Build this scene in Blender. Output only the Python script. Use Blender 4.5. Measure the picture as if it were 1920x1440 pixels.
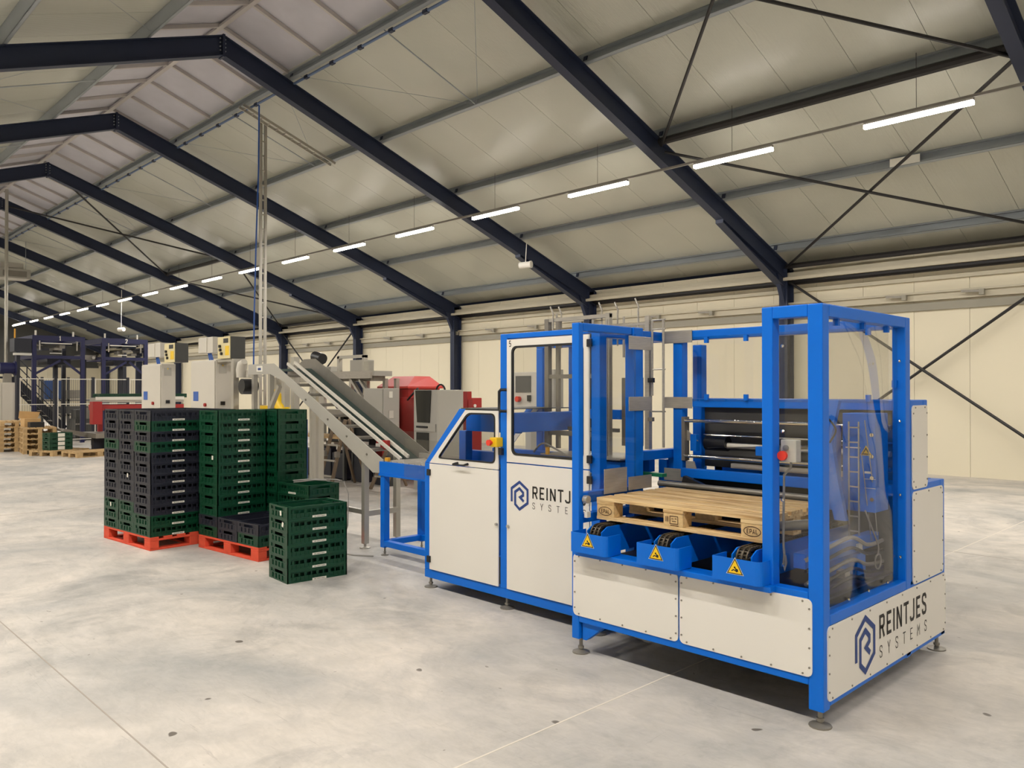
import bpy, bmesh, math, random
from mathutils import Vector, Matrix

for _o in list(bpy.data.objects):
    bpy.data.objects.remove(_o, do_unlink=True)
SC = bpy.context.scene
COL = SC.collection
R = math.radians
random.seed(7)

# ------------------------------------------------------------------ camera
CAM_H = 1.74
cd = bpy.data.cameras.new('camera')
cd.sensor_fit = 'HORIZONTAL'
cd.sensor_width = 36.0
cd.lens = 1490.0 / 1920.0 * 36.0
cd.clip_start = 0.05
cd.clip_end = 300
cam = bpy.data.objects.new('camera', cd)
COL.objects.link(cam)
cam.location = (0, 0, CAM_H)
cam.rotation_euler = (R(90.0) + math.atan(12.0 / 1490.0), 0, R(90.0 - 44.32))
SC.camera = cam

# ------------------------------------------------------------------ world, exposure
w = bpy.data.worlds.new('night')
w.use_nodes = True
w.node_tree.nodes['Background'].inputs[0].default_value = (0.02, 0.022, 0.03, 1)
w.node_tree.nodes['Background'].inputs[1].default_value = 0.3
SC.world = w
SC.cycles.max_bounces = 6
SC.cycles.diffuse_bounces = 3
SC.cycles.glossy_bounces = 2
SC.cycles.transmission_bounces = 2
SC.cycles.use_light_tree = False
SC.cycles.adaptive_threshold = 0.03
vs = SC.view_settings
vs.view_transform = 'Standard'
vs.look = 'None'
vs.gamma = 1.0
vs.use_curve_mapping = False
vs.exposure = 0.0
LAMP_W = 116.0
LAMP_RGB = (1.0, 0.955, 0.90)
TUBE_STRENGTH = 20.0


# ------------------------------------------------------------------ materials
def lin(c):
    out = []
    for v in c[:3]:
        v = v / 255.0
        out.append(v / 12.92 if v <= 0.04045 else ((v + 0.055) / 1.055) ** 2.4)
    return (*out, 1.0)


def pm(name, rgb, rough=0.5, metal=0.0, spec=0.5, var=0.0, vscale=8.0, bump=0.0, bscale=60.0, emit=None, stretch=None, dist=0.02):
    m = bpy.data.materials.new(name)
    m.use_nodes = True
    nt = m.node_tree
    b = nt.nodes['Principled BSDF']
    c = lin(rgb)
    b.inputs['Base Color'].default_value = c
    b.inputs['Roughness'].default_value = rough
    b.inputs['Metallic'].default_value = metal
    b.inputs['Specular IOR Level'].default_value = spec
    if var or bump:
        tc = nt.nodes.new('ShaderNodeTexCoord')
        mp = nt.nodes.new('ShaderNodeMapping')
        if stretch:
            mp.inputs['Scale'].default_value = stretch
        nt.links.new(tc.outputs['Object'], mp.inputs['Vector'])
    if var:
        n = nt.nodes.new('ShaderNodeTexNoise')
        n.inputs['Scale'].default_value = vscale
        n.inputs['Detail'].default_value = 5
        nt.links.new(mp.outputs[0], n.inputs['Vector'])
        r = nt.nodes.new('ShaderNodeValToRGB')
        r.color_ramp.elements[0].position = 0.3
        r.color_ramp.elements[1].position = 0.7
        r.color_ramp.elements[0].color = tuple(v * (1 - var) for v in c[:3]) + (1,)
        r.color_ramp.elements[1].color = tuple(min(1, v * (1 + var)) for v in c[:3]) + (1,)
        nt.links.new(n.outputs['Fac'], r.inputs[0])
        nt.links.new(r.outputs[0], b.inputs['Base Color'])
    if bump:
        n2 = nt.nodes.new('ShaderNodeTexNoise')
        n2.inputs['Scale'].default_value = bscale
        nt.links.new(mp.outputs[0], n2.inputs['Vector'])
        bp = nt.nodes.new('ShaderNodeBump')
        bp.inputs['Strength'].default_value = bump
        bp.inputs['Distance'].default_value = dist
        nt.links.new(n2.outputs['Fac'], bp.inputs['Height'])
        nt.links.new(bp.outputs[0], b.inputs['Normal'])
    if emit:
        b.inputs['Emission Color'].default_value = (*emit[0], 1)
        b.inputs['Emission Strength'].default_value = emit[1]
    return m


def clear_mat(name, tint, wav=0.0, wscale=3.0, refl=1.0, rough=0.02):
    m = bpy.data.materials.new(name)
    m.use_nodes = True
    nt = m.node_tree
    nt.nodes.clear()
    out = nt.nodes.new('ShaderNodeOutputMaterial')
    mix = nt.nodes.new('ShaderNodeMixShader')
    tr = nt.nodes.new('ShaderNodeBsdfTransparent')
    tr.inputs[0].default_value = (*tint, 1)
    gl = nt.nodes.new('ShaderNodeBsdfGlossy')
    gl.inputs['Roughness'].default_value = rough
    fr = nt.nodes.new('ShaderNodeLayerWeight')
    fr.inputs['Blend'].default_value = 0.5
    pw = nt.nodes.new('ShaderNodeMath')
    pw.operation = 'POWER'
    pw.inputs[1].default_value = 5.0
    nt.links.new(fr.outputs['Facing'], pw.inputs[0])
    mu = nt.nodes.new('ShaderNodeMath')
    mu.operation = 'MULTIPLY_ADD'
    mu.inputs[1].default_value = 0.6
    mu.inputs[2].default_value = 0.03 * refl
    nt.links.new(pw.outputs[0], mu.inputs[0])
    nt.links.new(mu.outputs[0], mix.inputs[0])
    nt.links.new(tr.outputs[0], mix.inputs[1])
    nt.links.new(gl.outputs[0], mix.inputs[2])
    nt.links.new(mix.outputs[0], out.inputs[0])
    if wav:
        tc = nt.nodes.new('ShaderNodeTexCoord')
        n = nt.nodes.new('ShaderNodeTexNoise')
        n.inputs['Scale'].default_value = wscale
        n.inputs['Detail'].default_value = 0
        bp = nt.nodes.new('ShaderNodeBump')
        bp.inputs['Strength'].default_value = 1.0
        bp.inputs['Distance'].default_value = wav
        nt.links.new(tc.outputs['Object'], n.inputs['Vector'])
        nt.links.new(n.outputs['Fac'], bp.inputs['Height'])
        nt.links.new(bp.outputs[0], gl.inputs['Normal'])
    return m


def floor_mat():
    m = bpy.data.materials.new('polished_concrete')
    m.use_nodes = True
    nt = m.node_tree
    b = nt.nodes['Principled BSDF']
    tc = nt.nodes.new('ShaderNodeTexCoord')

    def noise(scale, detail, sx=1, sy=1, rot=0, rough=0.55, dis=0.0):
        mp = nt.nodes.new('ShaderNodeMapping')
        mp.inputs['Scale'].default_value = (sx, sy, 1)
        mp.inputs['Rotation'].default_value = (0, 0, rot)
        n = nt.nodes.new('ShaderNodeTexNoise')
        n.inputs['Scale'].default_value = scale
        n.inputs['Detail'].default_value = detail
        n.inputs['Roughness'].default_value = rough
        n.inputs['Distortion'].default_value = dis
        nt.links.new(tc.outputs['Object'], mp.inputs[0])
        nt.links.new(mp.outputs[0], n.inputs['Vector'])
        return n.outputs['Fac']

    def ramp(v, p0, p1, c0, c1):
        r = nt.nodes.new('ShaderNodeValToRGB')
        r.color_ramp.elements[0].position = p0
        r.color_ramp.elements[1].position = p1
        r.color_ramp.elements[0].color = c0
        r.color_ramp.elements[1].color = c1
        nt.links.new(v, r.inputs[0])
        return r.outputs[0]

    def mul(a, bb, fac=1.0):
        x = nt.nodes.new('ShaderNodeMix')
        x.data_type = 'RGBA'
        x.blend_type = 'MULTIPLY'
        x.inputs[0].default_value = fac
        nt.links.new(a, x.inputs[6])
        nt.links.new(bb, x.inputs[7])
        return x.outputs[2]
    base = ramp(noise(0.55, 6, rough=0.6, dis=0.6), 0.32, 0.68, lin((176, 174, 170)), lin((225, 215, 203)))
    mid = ramp(noise(2.6, 6, 1, 1.6, 0.3, 0.65, 0.8), 0.35, 0.62, (0.80, 0.81, 0.81, 1), (1, 1, 1, 1))
    fine = ramp(noise(9, 5, 1, 2.5, 0.9, 0.7, 1.2), 0.30, 0.60, (0.84, 0.84, 0.83, 1), (1, 1, 1, 1))
    scuff = ramp(noise(3.2, 4, 0.5, 7.0, 0.65, 0.7, 2.0), 0.26, 0.37, (0.62, 0.61, 0.60, 1), (1, 1, 1, 1))
    scuff2 = ramp(noise(4.2, 4, 7.0, 0.6, 0.35, 0.7, 1.6), 0.25, 0.34, (0.68, 0.67, 0.66, 1), (1, 1, 1, 1))
    spot = ramp(noise(7.5, 1, 1, 1, 0.2, 0.3, 0.0), 0.175, 0.195, (0.30, 0.28, 0.26, 1), (1, 1, 1, 1))
    c = mul(base, mid, 0.75)
    c = mul(c, fine, 0.55)
    c = mul(c, scuff, 0.6)
    c = mul(c, scuff2, 0.5)
    c = mul(c, spot)
    spot2 = ramp(noise(15, 1, 1, 1.3, 0.5, 0.3, 0.3), 0.17, 0.20, (0.45, 0.42, 0.38, 1), (1, 1, 1, 1))
    c = mul(c, spot2, 0.8)
    wear = ramp(noise(0.9, 7, 1, 1, 1.1, 0.7, 1.5), 0.36, 0.50, (0.78, 0.79, 0.80, 1), (1, 1, 1, 1))
    c = mul(c, wear, 0.9)
    nt.links.new(c, b.inputs['Base Color'])
    rr = ramp(noise(1.6, 4, 1, 1, 0.4), 0.3, 0.7, (0.42, 0.42, 0.42, 1), (0.6, 0.6, 0.6, 1))
    nt.links.new(rr, b.inputs['Roughness'])
    b.inputs['Specular IOR Level'].default_value = 0.35
    return m


def ribbed_mat(name, rgb, rough, scale, strength, axis='X', var=0.04):
    m = pm(name, rgb, rough, 0, 0.5, var, 0.6)
    nt = m.node_tree
    b = nt.nodes['Principled BSDF']
    tc = nt.nodes.new('ShaderNodeTexCoord')
    wv = nt.nodes.new('ShaderNodeTexWave')
    wv.wave_type = 'BANDS'
    wv.bands_direction = axis
    wv.inputs['Scale'].default_value = scale
    wv.inputs['Distortion'].default_value = 0.15
    bp = nt.nodes.new('ShaderNodeBump')
    bp.inputs['Strength'].default_value = strength
    bp.inputs['Distance'].default_value = 0.004
    nt.links.new(tc.outputs['Object'], wv.inputs['Vector'])
    nt.links.new(wv.outputs['Fac'], bp.inputs['Height'])
    nt.links.new(bp.outputs[0], b.inputs['Normal'])
    return m


def wood_mat(name, rgb, dark, along='X'):
    m = pm(name, rgb, 0.7, 0, 0.25)
    nt = m.node_tree
    b = nt.nodes['Principled BSDF']
    tc = nt.nodes.new('ShaderNodeTexCoord')
    mp = nt.nodes.new('ShaderNodeMapping')
    mp.inputs['Scale'].default_value = (3, 45, 45) if along == 'X' else (45, 3, 45)
    n = nt.nodes.new('ShaderNodeTexNoise')
    n.inputs['Scale'].default_value = 1.0
    n.inputs['Detail'].default_value = 6
    n.inputs['Distortion'].default_value = 0.6
    r = nt.nodes.new('ShaderNodeValToRGB')
    r.color_ramp.elements[0].position = 0.32
    r.color_ramp.elements[1].position = 0.62
    r.color_ramp.elements[0].color = lin(dark)
    r.color_ramp.elements[1].color = lin(rgb)
    oi = nt.nodes.new('ShaderNodeObjectInfo')
    ad = nt.nodes.new('ShaderNodeVectorMath')
    ad.operation = 'ADD'
    sc2 = nt.nodes.new('ShaderNodeVectorMath')
    sc2.operation = 'SCALE'
    sc2.inputs['Scale'].default_value = 37.0
    cmb = nt.nodes.new('ShaderNodeCombineXYZ')
    for i in range(3):
        nt.links.new(oi.outputs['Random'], cmb.inputs[i])
    nt.links.new(cmb.outputs[0], sc2.inputs[0])
    nt.links.new(tc.outputs['Object'], mp.inputs[0])
    nt.links.new(mp.outputs[0], ad.inputs[0])
    nt.links.new(sc2.outputs[0], ad.inputs[1])
    nt.links.new(ad.outputs[0], n.inputs['Vector'])
    nt.links.new(n.outputs['Fac'], r.inputs[0])
    nt.links.new(r.outputs[0], b.inputs['Base Color'])
    return m


M = {
    'blue': pm('blue_powder_coat', (0, 106, 213), 0.38, 0, 0.28, 0.03, 3),
    'white': pm('white_sheet_panel', (226, 222, 214), 0.36, 0, 0.5, 0.015, 1.5),
    'wall': pm('cream_wall_panel', (226, 217, 192), 0.5, 0, 0.4, 0.015, 0.8),
    'walldark': pm('dark_cladding', (78, 78, 76), 0.6),
    'rail': pm('pale_wall_rail', (192, 184, 162), 0.5),
    'greyrail': pm('grey_wall_rail', (150, 145, 130), 0.5),
    'roof': ribbed_mat('pale_roof_sheet', (190, 190, 177), 0.25, 9.0, 0.3, 'X'),
    'sky': pm('dusky_skylight_sheet', (198, 196, 204), 0.4, 0, 0.4, 0.08, 1.2),
    'skybar': pm('skylight_bar', (196, 190, 186), 0.45, 0.2),
    'steel': pm('navy_frame_paint', (38, 46, 68), 0.5, 0, 0.4, 0.05, 1.0),
    'black': pm('black_tube_paint', (30, 27, 28), 0.5),
    'galv': pm('galvanised_purlin', (158, 164, 168), 0.5, 0.25, 0.5, 0.05, 1.5),
    'floor': floor_mat(),
    'joint': pm('dark_floor_joint', (168, 158, 146), 0.8),
    'jointpale': pm('pale_floor_joint', (222, 214, 200), 0.8),
    'tube': pm('lamp_diffuser', (255, 250, 240), 0.4, emit=((1.0, 0.93, 0.84), TUBE_STRENGTH)),
    'lamprail': pm('lamp_rail_grey', (150, 146, 140), 0.45, 0.2),
    'pane': clear_mat('clear_polycarbonate', (0.93, 0.93, 0.92)),
    'panewavy': clear_mat('bent_clear_sheet', (0.92, 0.92, 0.92), 0.07, 2.2, 2.0, 0.015),
    'smoke': clear_mat('smoked_clear_sheet', (0.80, 0.80, 0.80), 0.0, 1.0, 1.2),
    'rubber': pm('black_rubber', (24, 23, 22), 0.6),
    'plastic': pm('black_plastic', (26, 26, 28), 0.4),
    'inox': pm('brushed_stainless', (178, 173, 164), 0.36, 0.5, 0.5, 0.08, 12, stretch=(1, 1, 12)),
    'inoxdark': pm('dull_stainless', (140, 135, 126), 0.42, 0.5, 0.5, 0.06, 9),
    'chrome': pm('chrome_bar', (215, 210, 200), 0.12, 1.0),
    'alu': pm('aluminium_profile', (186, 182, 172), 0.4, 0.7, 0.5),
    'grey': pm('light_grey_enamel', (176, 172, 162), 0.42, 0, 0.5, 0.02, 2),
    'cab': pm('pale_cabinet_enamel', (206, 200, 188), 0.42, 0, 0.5, 0.02, 2),
    'dgrey': pm('dark_grey_enamel', (72, 72, 70), 0.5),
    'darkboard': pm('charcoal_board', (70, 68, 64), 0.55),
    'void': pm('black_sheet', (22, 22, 24), 0.7),
    'navy': pm('navy_machine_paint', (34, 36, 78), 0.45, 0, 0.4, 0.05, 2),
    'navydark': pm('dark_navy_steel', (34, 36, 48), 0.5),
    'red': pm('red_machine_paint', (160, 36, 34), 0.4, 0, 0.5, 0.04, 2),
    'hood': pm('red_hood_paint', (196, 62, 54), 0.38, 0, 0.5, 0.03, 2),
    'redpal': pm('red_pallet_paint', (224, 86, 60), 0.65, 0, 0.3, 0.10, 9),
    'estop': pm('red_button', (226, 58, 40), 0.35),
    'yellow': pm('safety_yellow', (238, 196, 20), 0.45),
    'amber': pm('amber_plastic', (222, 160, 40), 0.45),
    'ink': pm('black_ink', (34, 31, 28), 0.6),
    'navyink': pm('logo_navy_ink', (36, 64, 128), 0.6),
    'green': pm('green_crate_plastic', (0, 62, 38), 0.42, 0, 0.5, 0.10, 5),
    'dark': pm('charcoal_crate_plastic', (34, 36, 48), 0.45, 0, 0.5, 0.10, 5),
    'label': pm('white_label', (232, 228, 216), 0.5),
    'wood': wood_mat('pine_plank', (232, 202, 150), (176, 138, 90)),
    'woodblk': pm('chip_wood_block', (214, 182, 130), 0.75, 0, 0.25, 0.14, 40),
    'woodold': pm('weathered_pallet_wood', (190, 160, 116), 0.75, 0, 0.25, 0.16, 12),
    'card': pm('brown_cardboard', (196, 160, 110), 0.75, 0, 0.25, 0.06, 4),
    'belt': pm('dark_green_belt', (40, 62, 58), 0.5),
    'greenbelt': pm('green_belt', (20, 130, 90), 0.5),
    'hose': pm('grey_hose', (150, 146, 140), 0.5),
    'dimblue': pm('faded_blue_plastic', (40, 74, 128), 0.5),
    'bluehose': pm('blue_hose', (40, 88, 170), 0.45),
    'film': pm('white_film', (214, 208, 196), 0.3),
    'screen': pm('grey_screen', (92, 92, 90), 0.25),
    'darkglass': pm('dark_glass', (26, 28, 28), 0.12),
    'cream': pm('cream_control_face', (222, 208, 160), 0.45),
    'woodgrey': pm('worn_ladder_wood', (128, 110, 88), 0.7),
    'bluegrey': pm('blue_grey_pipe', (96, 116, 150), 0.4, 0.2),
    'lampwhite': pm('white_lamp_body', (222, 218, 208), 0.4),
}


# ------------------------------------------------------------------ mesh helpers
class MB:
    def __init__(s):
        s.v = []
        s.f = []

    def box(s, x0, x1, y0, y1, z0, z1):
        n = len(s.v)
        s.v += [(x0, y0, z0), (x1, y0, z0), (x1, y1, z0), (x0, y1, z0), (x0, y0, z1), (x1, y0, z1), (x1, y1, z1), (x0, y1, z1)]
        s.f += [(n, n + 3, n + 2, n + 1), (n + 4, n + 5, n + 6, n + 7), (n, n + 1, n + 5, n + 4), (n + 1, n + 2, n + 6, n + 5), (n + 2, n + 3, n + 7, n + 6), (n + 3, n, n + 4, n + 7)]
        return s

    def beam(s, p, q, wd, ht, up=(0, 0, 1)):
        p, q = Vector(p), Vector(q)
        d = (q - p).normalized()
        u = Vector(up)
        if abs(d.dot(u)) > 0.98:
            u = Vector((0, 1, 0))
        a = d.cross(u).normalized() * (wd / 2)
        b = a.cross(d).normalized() * (ht / 2)
        n = len(s.v)
        for c in (p, q):
            s.v += [tuple(c - a - b), tuple(c + a - b), tuple(c + a + b), tuple(c - a + b)]
        s.f += [(n + 3, n + 2, n + 1, n), (n + 4, n + 5, n + 6, n + 7)]
        for i in range(4):
            j = (i + 1) % 4
            s.f.append((n + i, n + j, n + 4 + j, n + 4 + i))
        return s

    def tube(s, p, q, r, n=10, r2=None):
        return s.path([p, q], [r, r if r2 is None else r2], n)

    def path(s, pts, r, n=8):
        pts = [Vector(p) for p in pts]
        rs = r if isinstance(r, (list, tuple)) else [r] * len(pts)
        base = len(s.v)
        d0 = (pts[1] - pts[0]).normalized()
        u = Vector((0, 0, 1)) if abs(d0.z) < 0.9 else Vector((1, 0, 0))
        a = d0.cross(u).normalized()
        for i, p in enumerate(pts):
            if i == 0:
                d = d0
            elif i == len(pts) - 1:
                d = (pts[i] - pts[i - 1]).normalized()
            else:
                d = ((pts[i] - pts[i - 1]).normalized() + (pts[i + 1] - pts[i]).normalized())
                d = d.normalized() if d.length > 1e-6 else d0
            a = (a - d * a.dot(d)).normalized()
            b = d.cross(a)
            for k in range(n):
                t = 2 * math.pi * k / n
                s.v.append(tuple(p + (a * math.cos(t) + b * math.sin(t)) * rs[i]))
        for i in range(len(pts) - 1):
            for k in range(n):
                k2 = (k + 1) % n
                s.f.append((base + i * n + k, base + i * n + k2, base + (i + 1) * n + k2, base + (i + 1) * n + k))
        s.f.append(tuple(base + k for k in reversed(range(n))))
        s.f.append(tuple(base + (len(pts) - 1) * n + k for k in range(n)))
        return s

    def prism(s, pts, plane, a, b):
        def mk(p, h):
            return {'xz': (p[0], h, p[1]), 'yz': (h, p[0], p[1]), 'xy': (p[0], p[1], h)}[plane]
        n = len(s.v)
        k = len(pts)
        s.v += [mk(p, a) for p in pts] + [mk(p, b) for p in pts]
        s.f += [tuple(range(n, n + k)), tuple(reversed(range(n + k, n + 2 * k)))]
        for i in range(k):
            j = (i + 1) % k
            s.f.append((n + j, n + i, n + k + i, n + k + j))
        return s

    def ring(s, outer, inner, plane, a, b):
        """a plate with a hole: the two loops have as many points."""
        def mk(p, h):
            return {'xz': (p[0], h, p[1]), 'yz': (h, p[0], p[1]), 'xy': (p[0], p[1], h)}[plane]
        n = len(s.v)
        k = len(outer)
        for h in (a, b):
            s.v += [mk(p, h) for p in outer] + [mk(p, h) for p in inner]
        for i in range(k):
            j = (i + 1) % k
            s.f.append((n + i, n + j, n + k + j, n + k + i))
            s.f.append((n + 2 * k + j, n + 2 * k + i, n + 3 * k + i, n + 3 * k + j))
            s.f.append((n + i, n + 2 * k + i, n + 2 * k + j, n + j))
            s.f.append((n + k + j, n + 3 * k + j, n + 3 * k + i, n + k + i))
        return s

    def quad(s, *p):
        n = len(s.v)
        s.v += [tuple(x) for x in p]
        s.f.append(tuple(range(n, n + len(p))))
        return s

    def strokes(s, lines, wd, fn):
        """flat ribbons with mitred corners; fn maps (u, v) to 3-D"""
        for L in lines:
            closed = L[0] == L[-1] and len(L) > 2
            P = [Vector(p) for p in (L[:-1] if closed else L)]
            k = len(P)
            lft, rgt = [], []
            for i in range(k):
                a = P[i - 1] if (closed or i > 0) else None
                c = P[(i + 1) % k] if (closed or i < k - 1) else None
                d1 = (P[i] - a).normalized() if a is not None else None
                d2 = (c - P[i]).normalized() if c is not None else None
                if d1 is None:
                    d1 = d2
                if d2 is None:
                    d2 = d1
                n1 = Vector((-d1.y, d1.x))
                n2 = Vector((-d2.y, d2.x))
                m = n1 + n2
                m = m.normalized() if m.length > 1e-4 else n1
                sc = min(2.0, 1.0 / max(0.3, m.dot(n1)))
                lft.append(P[i] + m * wd / 2 * sc)
                rgt.append(P[i] - m * wd / 2 * sc)
            n = len(s.v)
            for i in range(k):
                s.v += [fn(*lft[i]), fn(*rgt[i])]
            for i in range(k if closed else k - 1):
                j = (i + 1) % k
                s.f.append((n + 2 * i, n + 2 * i + 1, n + 2 * j + 1, n + 2 * j))
        return s

    def lathe(s, prof, c, n=16):
        base = len(s.v)
        for (r, z) in prof:
            for k in range(n):
                t = 2 * math.pi * k / n
                s.v.append((c[0] + r * math.cos(t), c[1] + r * math.sin(t), c[2] + z))
        for i in range(len(prof) - 1):
            for k in range(n):
                k2 = (k + 1) % n
                s.f.append((base + i * n + k, base + i * n + k2, base + (i + 1) * n + k2, base + (i + 1) * n + k))
        s.f.append(tuple(base + k for k in reversed(range(n))))
        s.f.append(tuple(base + (len(prof) - 1) * n + k for k in range(n)))
        return s

    def mesh(s, name, mat, off=(0, 0, 0), bev=0.0, smooth=False):
        me = bpy.data.meshes.new(name)
        ox, oy, oz = off
        me.from_pydata([(a - ox, b - oy, c - oz) for a, b, c in s.v], [], s.f)
        bm = bmesh.new()
        bm.from_mesh(me)
        bmesh.ops.recalc_face_normals(bm, faces=bm.faces[:])
        if bev:
            es = [e for e in bm.edges if len(e.link_faces) == 2 and e.calc_face_angle(0) > 0.6]
            bmesh.ops.bevel(bm, geom=es, offset=bev, segments=2, profile=0.6, affect='EDGES', clamp_overlap=True)
        bm.to_mesh(me)
        bm.free()
        me.materials.append(M[mat] if isinstance(mat, str) else mat)
        if smooth:
            me.polygons.foreach_set('use_smooth', [True] * len(me.polygons))
            me.set_sharp_from_angle(angle=R(40))
        return me


def wloc(o):
    v = Vector((0, 0, 0))
    while o is not None:
        v += o.location
        o = o.parent
    return v


def put(name, me, parent=None, loc=None):
    o = bpy.data.objects.new(name, me)
    COL.objects.link(o)
    if parent is not None:
        o.parent = parent
    if loc is not None:
        o.location = loc
    return o


def ob(name, mb, mat, parent=None, bev=0.0, smooth=False, label=None, cat=None, group=None, kind=None, at=None):
    """link a builder as one mesh object; its vertices are given in world space (the parents carry no rotation)"""
    base = wloc(parent) if parent is not None else Vector((0, 0, 0))
    loc = Vector(at) if at is not None else Vector((0, 0, 0))
    if at is None and parent is None:
        loc = Vector((0, 0, 0))
    me = mb.mesh(name, mat, base + loc, bev, smooth)
    o = put(name, me, parent, loc)
    tag(o, label, cat, group, kind)
    return o


def tag(o, label=None, cat=None, group=None, kind=None):
    if label:
        o['label'] = label
    if cat:
        o['category'] = cat
    if group:
        o['group'] = group
    if kind:
        o['kind'] = kind
    return o


def thing(name, loc, label, cat, group=None, kind=None):
    o = bpy.data.objects.new(name, None)
    o.empty_display_size = 0.1
    COL.objects.link(o)
    o.location = loc
    return tag(o, label, cat, group, kind)


def B(*a):
    return MB().box(*a)


def rrect(x0, x1, z0, z1, r, k=4):
    """rounded rectangle loop and the matching square loop"""
    inn, out = [], []
    for (cx, cz, sx, sz, a0, X, Z) in ((x1 - r, z1 - r, 1, 1, 0, x1, z1), (x0 + r, z1 - r, -1, 1, 90, x0, z1), (x0 + r, z0 + r, -1, -1, 180, x0, z0), (x1 - r, z0 + r, 1, -1, 270, x1, z0)):
        for i in range(k + 1):
            t = R(a0 + 90 * i / k)
            inn.append((cx + r * math.cos(t), cz + r * math.sin(t)))
    return inn


def square_for(x0, x1, z0, z1, k=4):
    out = []
    for (X, Z) in ((x1, z1), (x0, z1), (x0, z0), (x1, z0)):
        out += [(X, Z)] * (k + 1)
    return out


ORD = ['first', 'second', 'third', 'fourth', 'fifth', 'sixth', 'seventh', 'eighth', 'ninth', 'tenth', 'eleventh', 'twelfth', 'thirteenth', 'fourteenth', 'fifteenth', 'sixteenth', 'seventeenth', 'eighteenth', 'nineteenth', 'twentieth']

# stroke letters: (width, polylines) in a box of height 1
GL = {
    'R': (0.46, [[(0.07, 0), (0.07, 0.935), (0.33, 0.935), (0.40, 0.84), (0.40, 0.56), (0.33, 0.47), (0.07, 0.47)], [(0.24, 0.47), (0.42, 0.0)]]),
    'E': (0.42, [[(0.41, 0.935), (0.07, 0.935), (0.07, 0.065), (0.41, 0.065)], [(0.07, 0.5), (0.36, 0.5)]]),
    'I': (0.14, [[(0.07, 0), (0.07, 1)]]),
    'N': (0.50, [[(0.07, 0), (0.07, 1)], [(0.09, 0.93), (0.41, 0.07)], [(0.43, 0), (0.43, 1)]]),
    'T': (0.46, [[(0.0, 0.935), (0.46, 0.935)], [(0.23, 0), (0.23, 0.9)]]),
    'J': (0.40, [[(0.02, 0.25), (0.02, 0.16), (0.09, 0.065), (0.27, 0.065), (0.34, 0.16), (0.34, 1.0)]]),
    'S': (0.46, [[(0.40, 0.72), (0.40, 0.84), (0.33, 0.935), (0.14, 0.935), (0.07, 0.84), (0.07, 0.66), (0.14, 0.56), (0.33, 0.45), (0.40, 0.34), (0.40, 0.16), (0.33, 0.065), (0.14, 0.065), (0.07, 0.16), (0.07, 0.28)]]),
    'Y': (0.46, [[(0.03, 1), (0.23, 0.48), (0.23, 0)], [(0.43, 1), (0.23, 0.48)]]),
    'M': (0.54, [[(0.07, 0), (0.07, 0.96), (0.27, 0.42), (0.47, 0.96), (0.47, 0)]]),
    'P': (0.46, [[(0.07, 0), (0.07, 0.935), (0.33, 0.935), (0.40, 0.84), (0.40, 0.52), (0.33, 0.43), (0.07, 0.43)]]),
    'A': (0.48, [[(0.03, 0), (0.24, 0.98), (0.45, 0)], [(0.10, 0.30), (0.38, 0.30)]]),
    'L': (0.40, [[(0.07, 1), (0.07, 0.065), (0.40, 0.065)]]),
    '1': (0.30, [[(0.02, 0.78), (0.18, 0.95), (0.18, 0)]]),
    '2': (0.46, [[(0.06, 0.72), (0.06, 0.84), (0.14, 0.935), (0.32, 0.935), (0.40, 0.84), (0.40, 0.62), (0.07, 0.065), (0.42, 0.065)]]),
    '5': (0.46, [[(0.40, 0.935), (0.09, 0.935), (0.07, 0.52), (0.30, 0.58), (0.40, 0.46), (0.40, 0.18), (0.32, 0.065), (0.14, 0.065), (0.06, 0.18)]]),
}


def text_lines(txt, gap):
    x = 0.0
    out = []
    for ch in txt:
        wd, ls = GL[ch]
        for L in ls:
            out.append([(x + u, v) for (u, v) in L])
        x += wd + gap
    return out, x - gap


def write(name, txt, parent, mat, h, stroke, fn, gap=0.16, fit=None):
    """flat lettering; fn maps metres along and up to 3-D"""
    ls, wd = text_lines(txt, gap)
    sx = (fit / wd) if fit else h
    lines = [[(u * sx, v * h) for (u, v) in L] for L in ls]
    mb = MB().strokes(lines, stroke * h, fn)
    return ob(name, mb, mat, parent)


def emblem(parent, cx, cz, wd, ht, fn, mat='navyink'):
    a, b = wd / 2, ht / 2
    line = [(-0.94 * a, -0.46 * b), (-0.94 * a, 0.46 * b), (0, 0.94 * b), (0.94 * a, 0.46 * b), (0.94 * a, -0.44 * b), (0, -0.93 * b), (-0.52 * a, -0.62 * b), (-0.52 * a, 0.24 * b), (0, 0.50 * b), (0.42 * a, 0.24 * b), (0.42 * a, 0.06 * b), (0.06 * a, -0.10 * b), (0.50 * a, -0.36 * b)]
    mb = MB().strokes([[(cx + u, cz + v) for (u, v) in line]], 0.235 * a, fn)
    return ob('logo_emblem', mb, mat, parent)

# ================================================================== THE HALL
XW, XE = -58.5, 12.0
YN, YF = -4.5, 17.7
YR, SL = 6.6, 0.357
ZTOP = 8.504            # top of the rafters at the ridge


def zr(y, z0=ZTOP):
    return z0 - SL * abs(y - YR)


def mirror(y):
    return 2 * YR - y


FRAMES = [-8.75 + 5.93 * k for k in (3, 2, 1, 0, -1, -2, -3, -4, -5, -6, -7, -8)]

fl = ob('floor', B(XW, XE, YN, YF, -0.2, 0.0), 'floor', kind='structure')
ob('floor_joint', B(XW, XE, 1.429, 1.437, -0.01, 0.0012), 'joint', fl)
ob('floor_joint', B(-2.818, -2.808, YN, YF, -0.01, 0.0012), 'jointpale', fl)
ob('floor_joint', B(XW, XE, 9.4, 9.408, -0.01, 0.0012), 'joint', fl)
for jx in (-12.9, -23.0, -33.1, 7.3):
    ob('floor_joint', B(jx, jx + 0.008, YN, YF, -0.01, 0.0012), 'joint', fl)

# walls: sheet panels standing side by side
PW = 1.052


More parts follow.
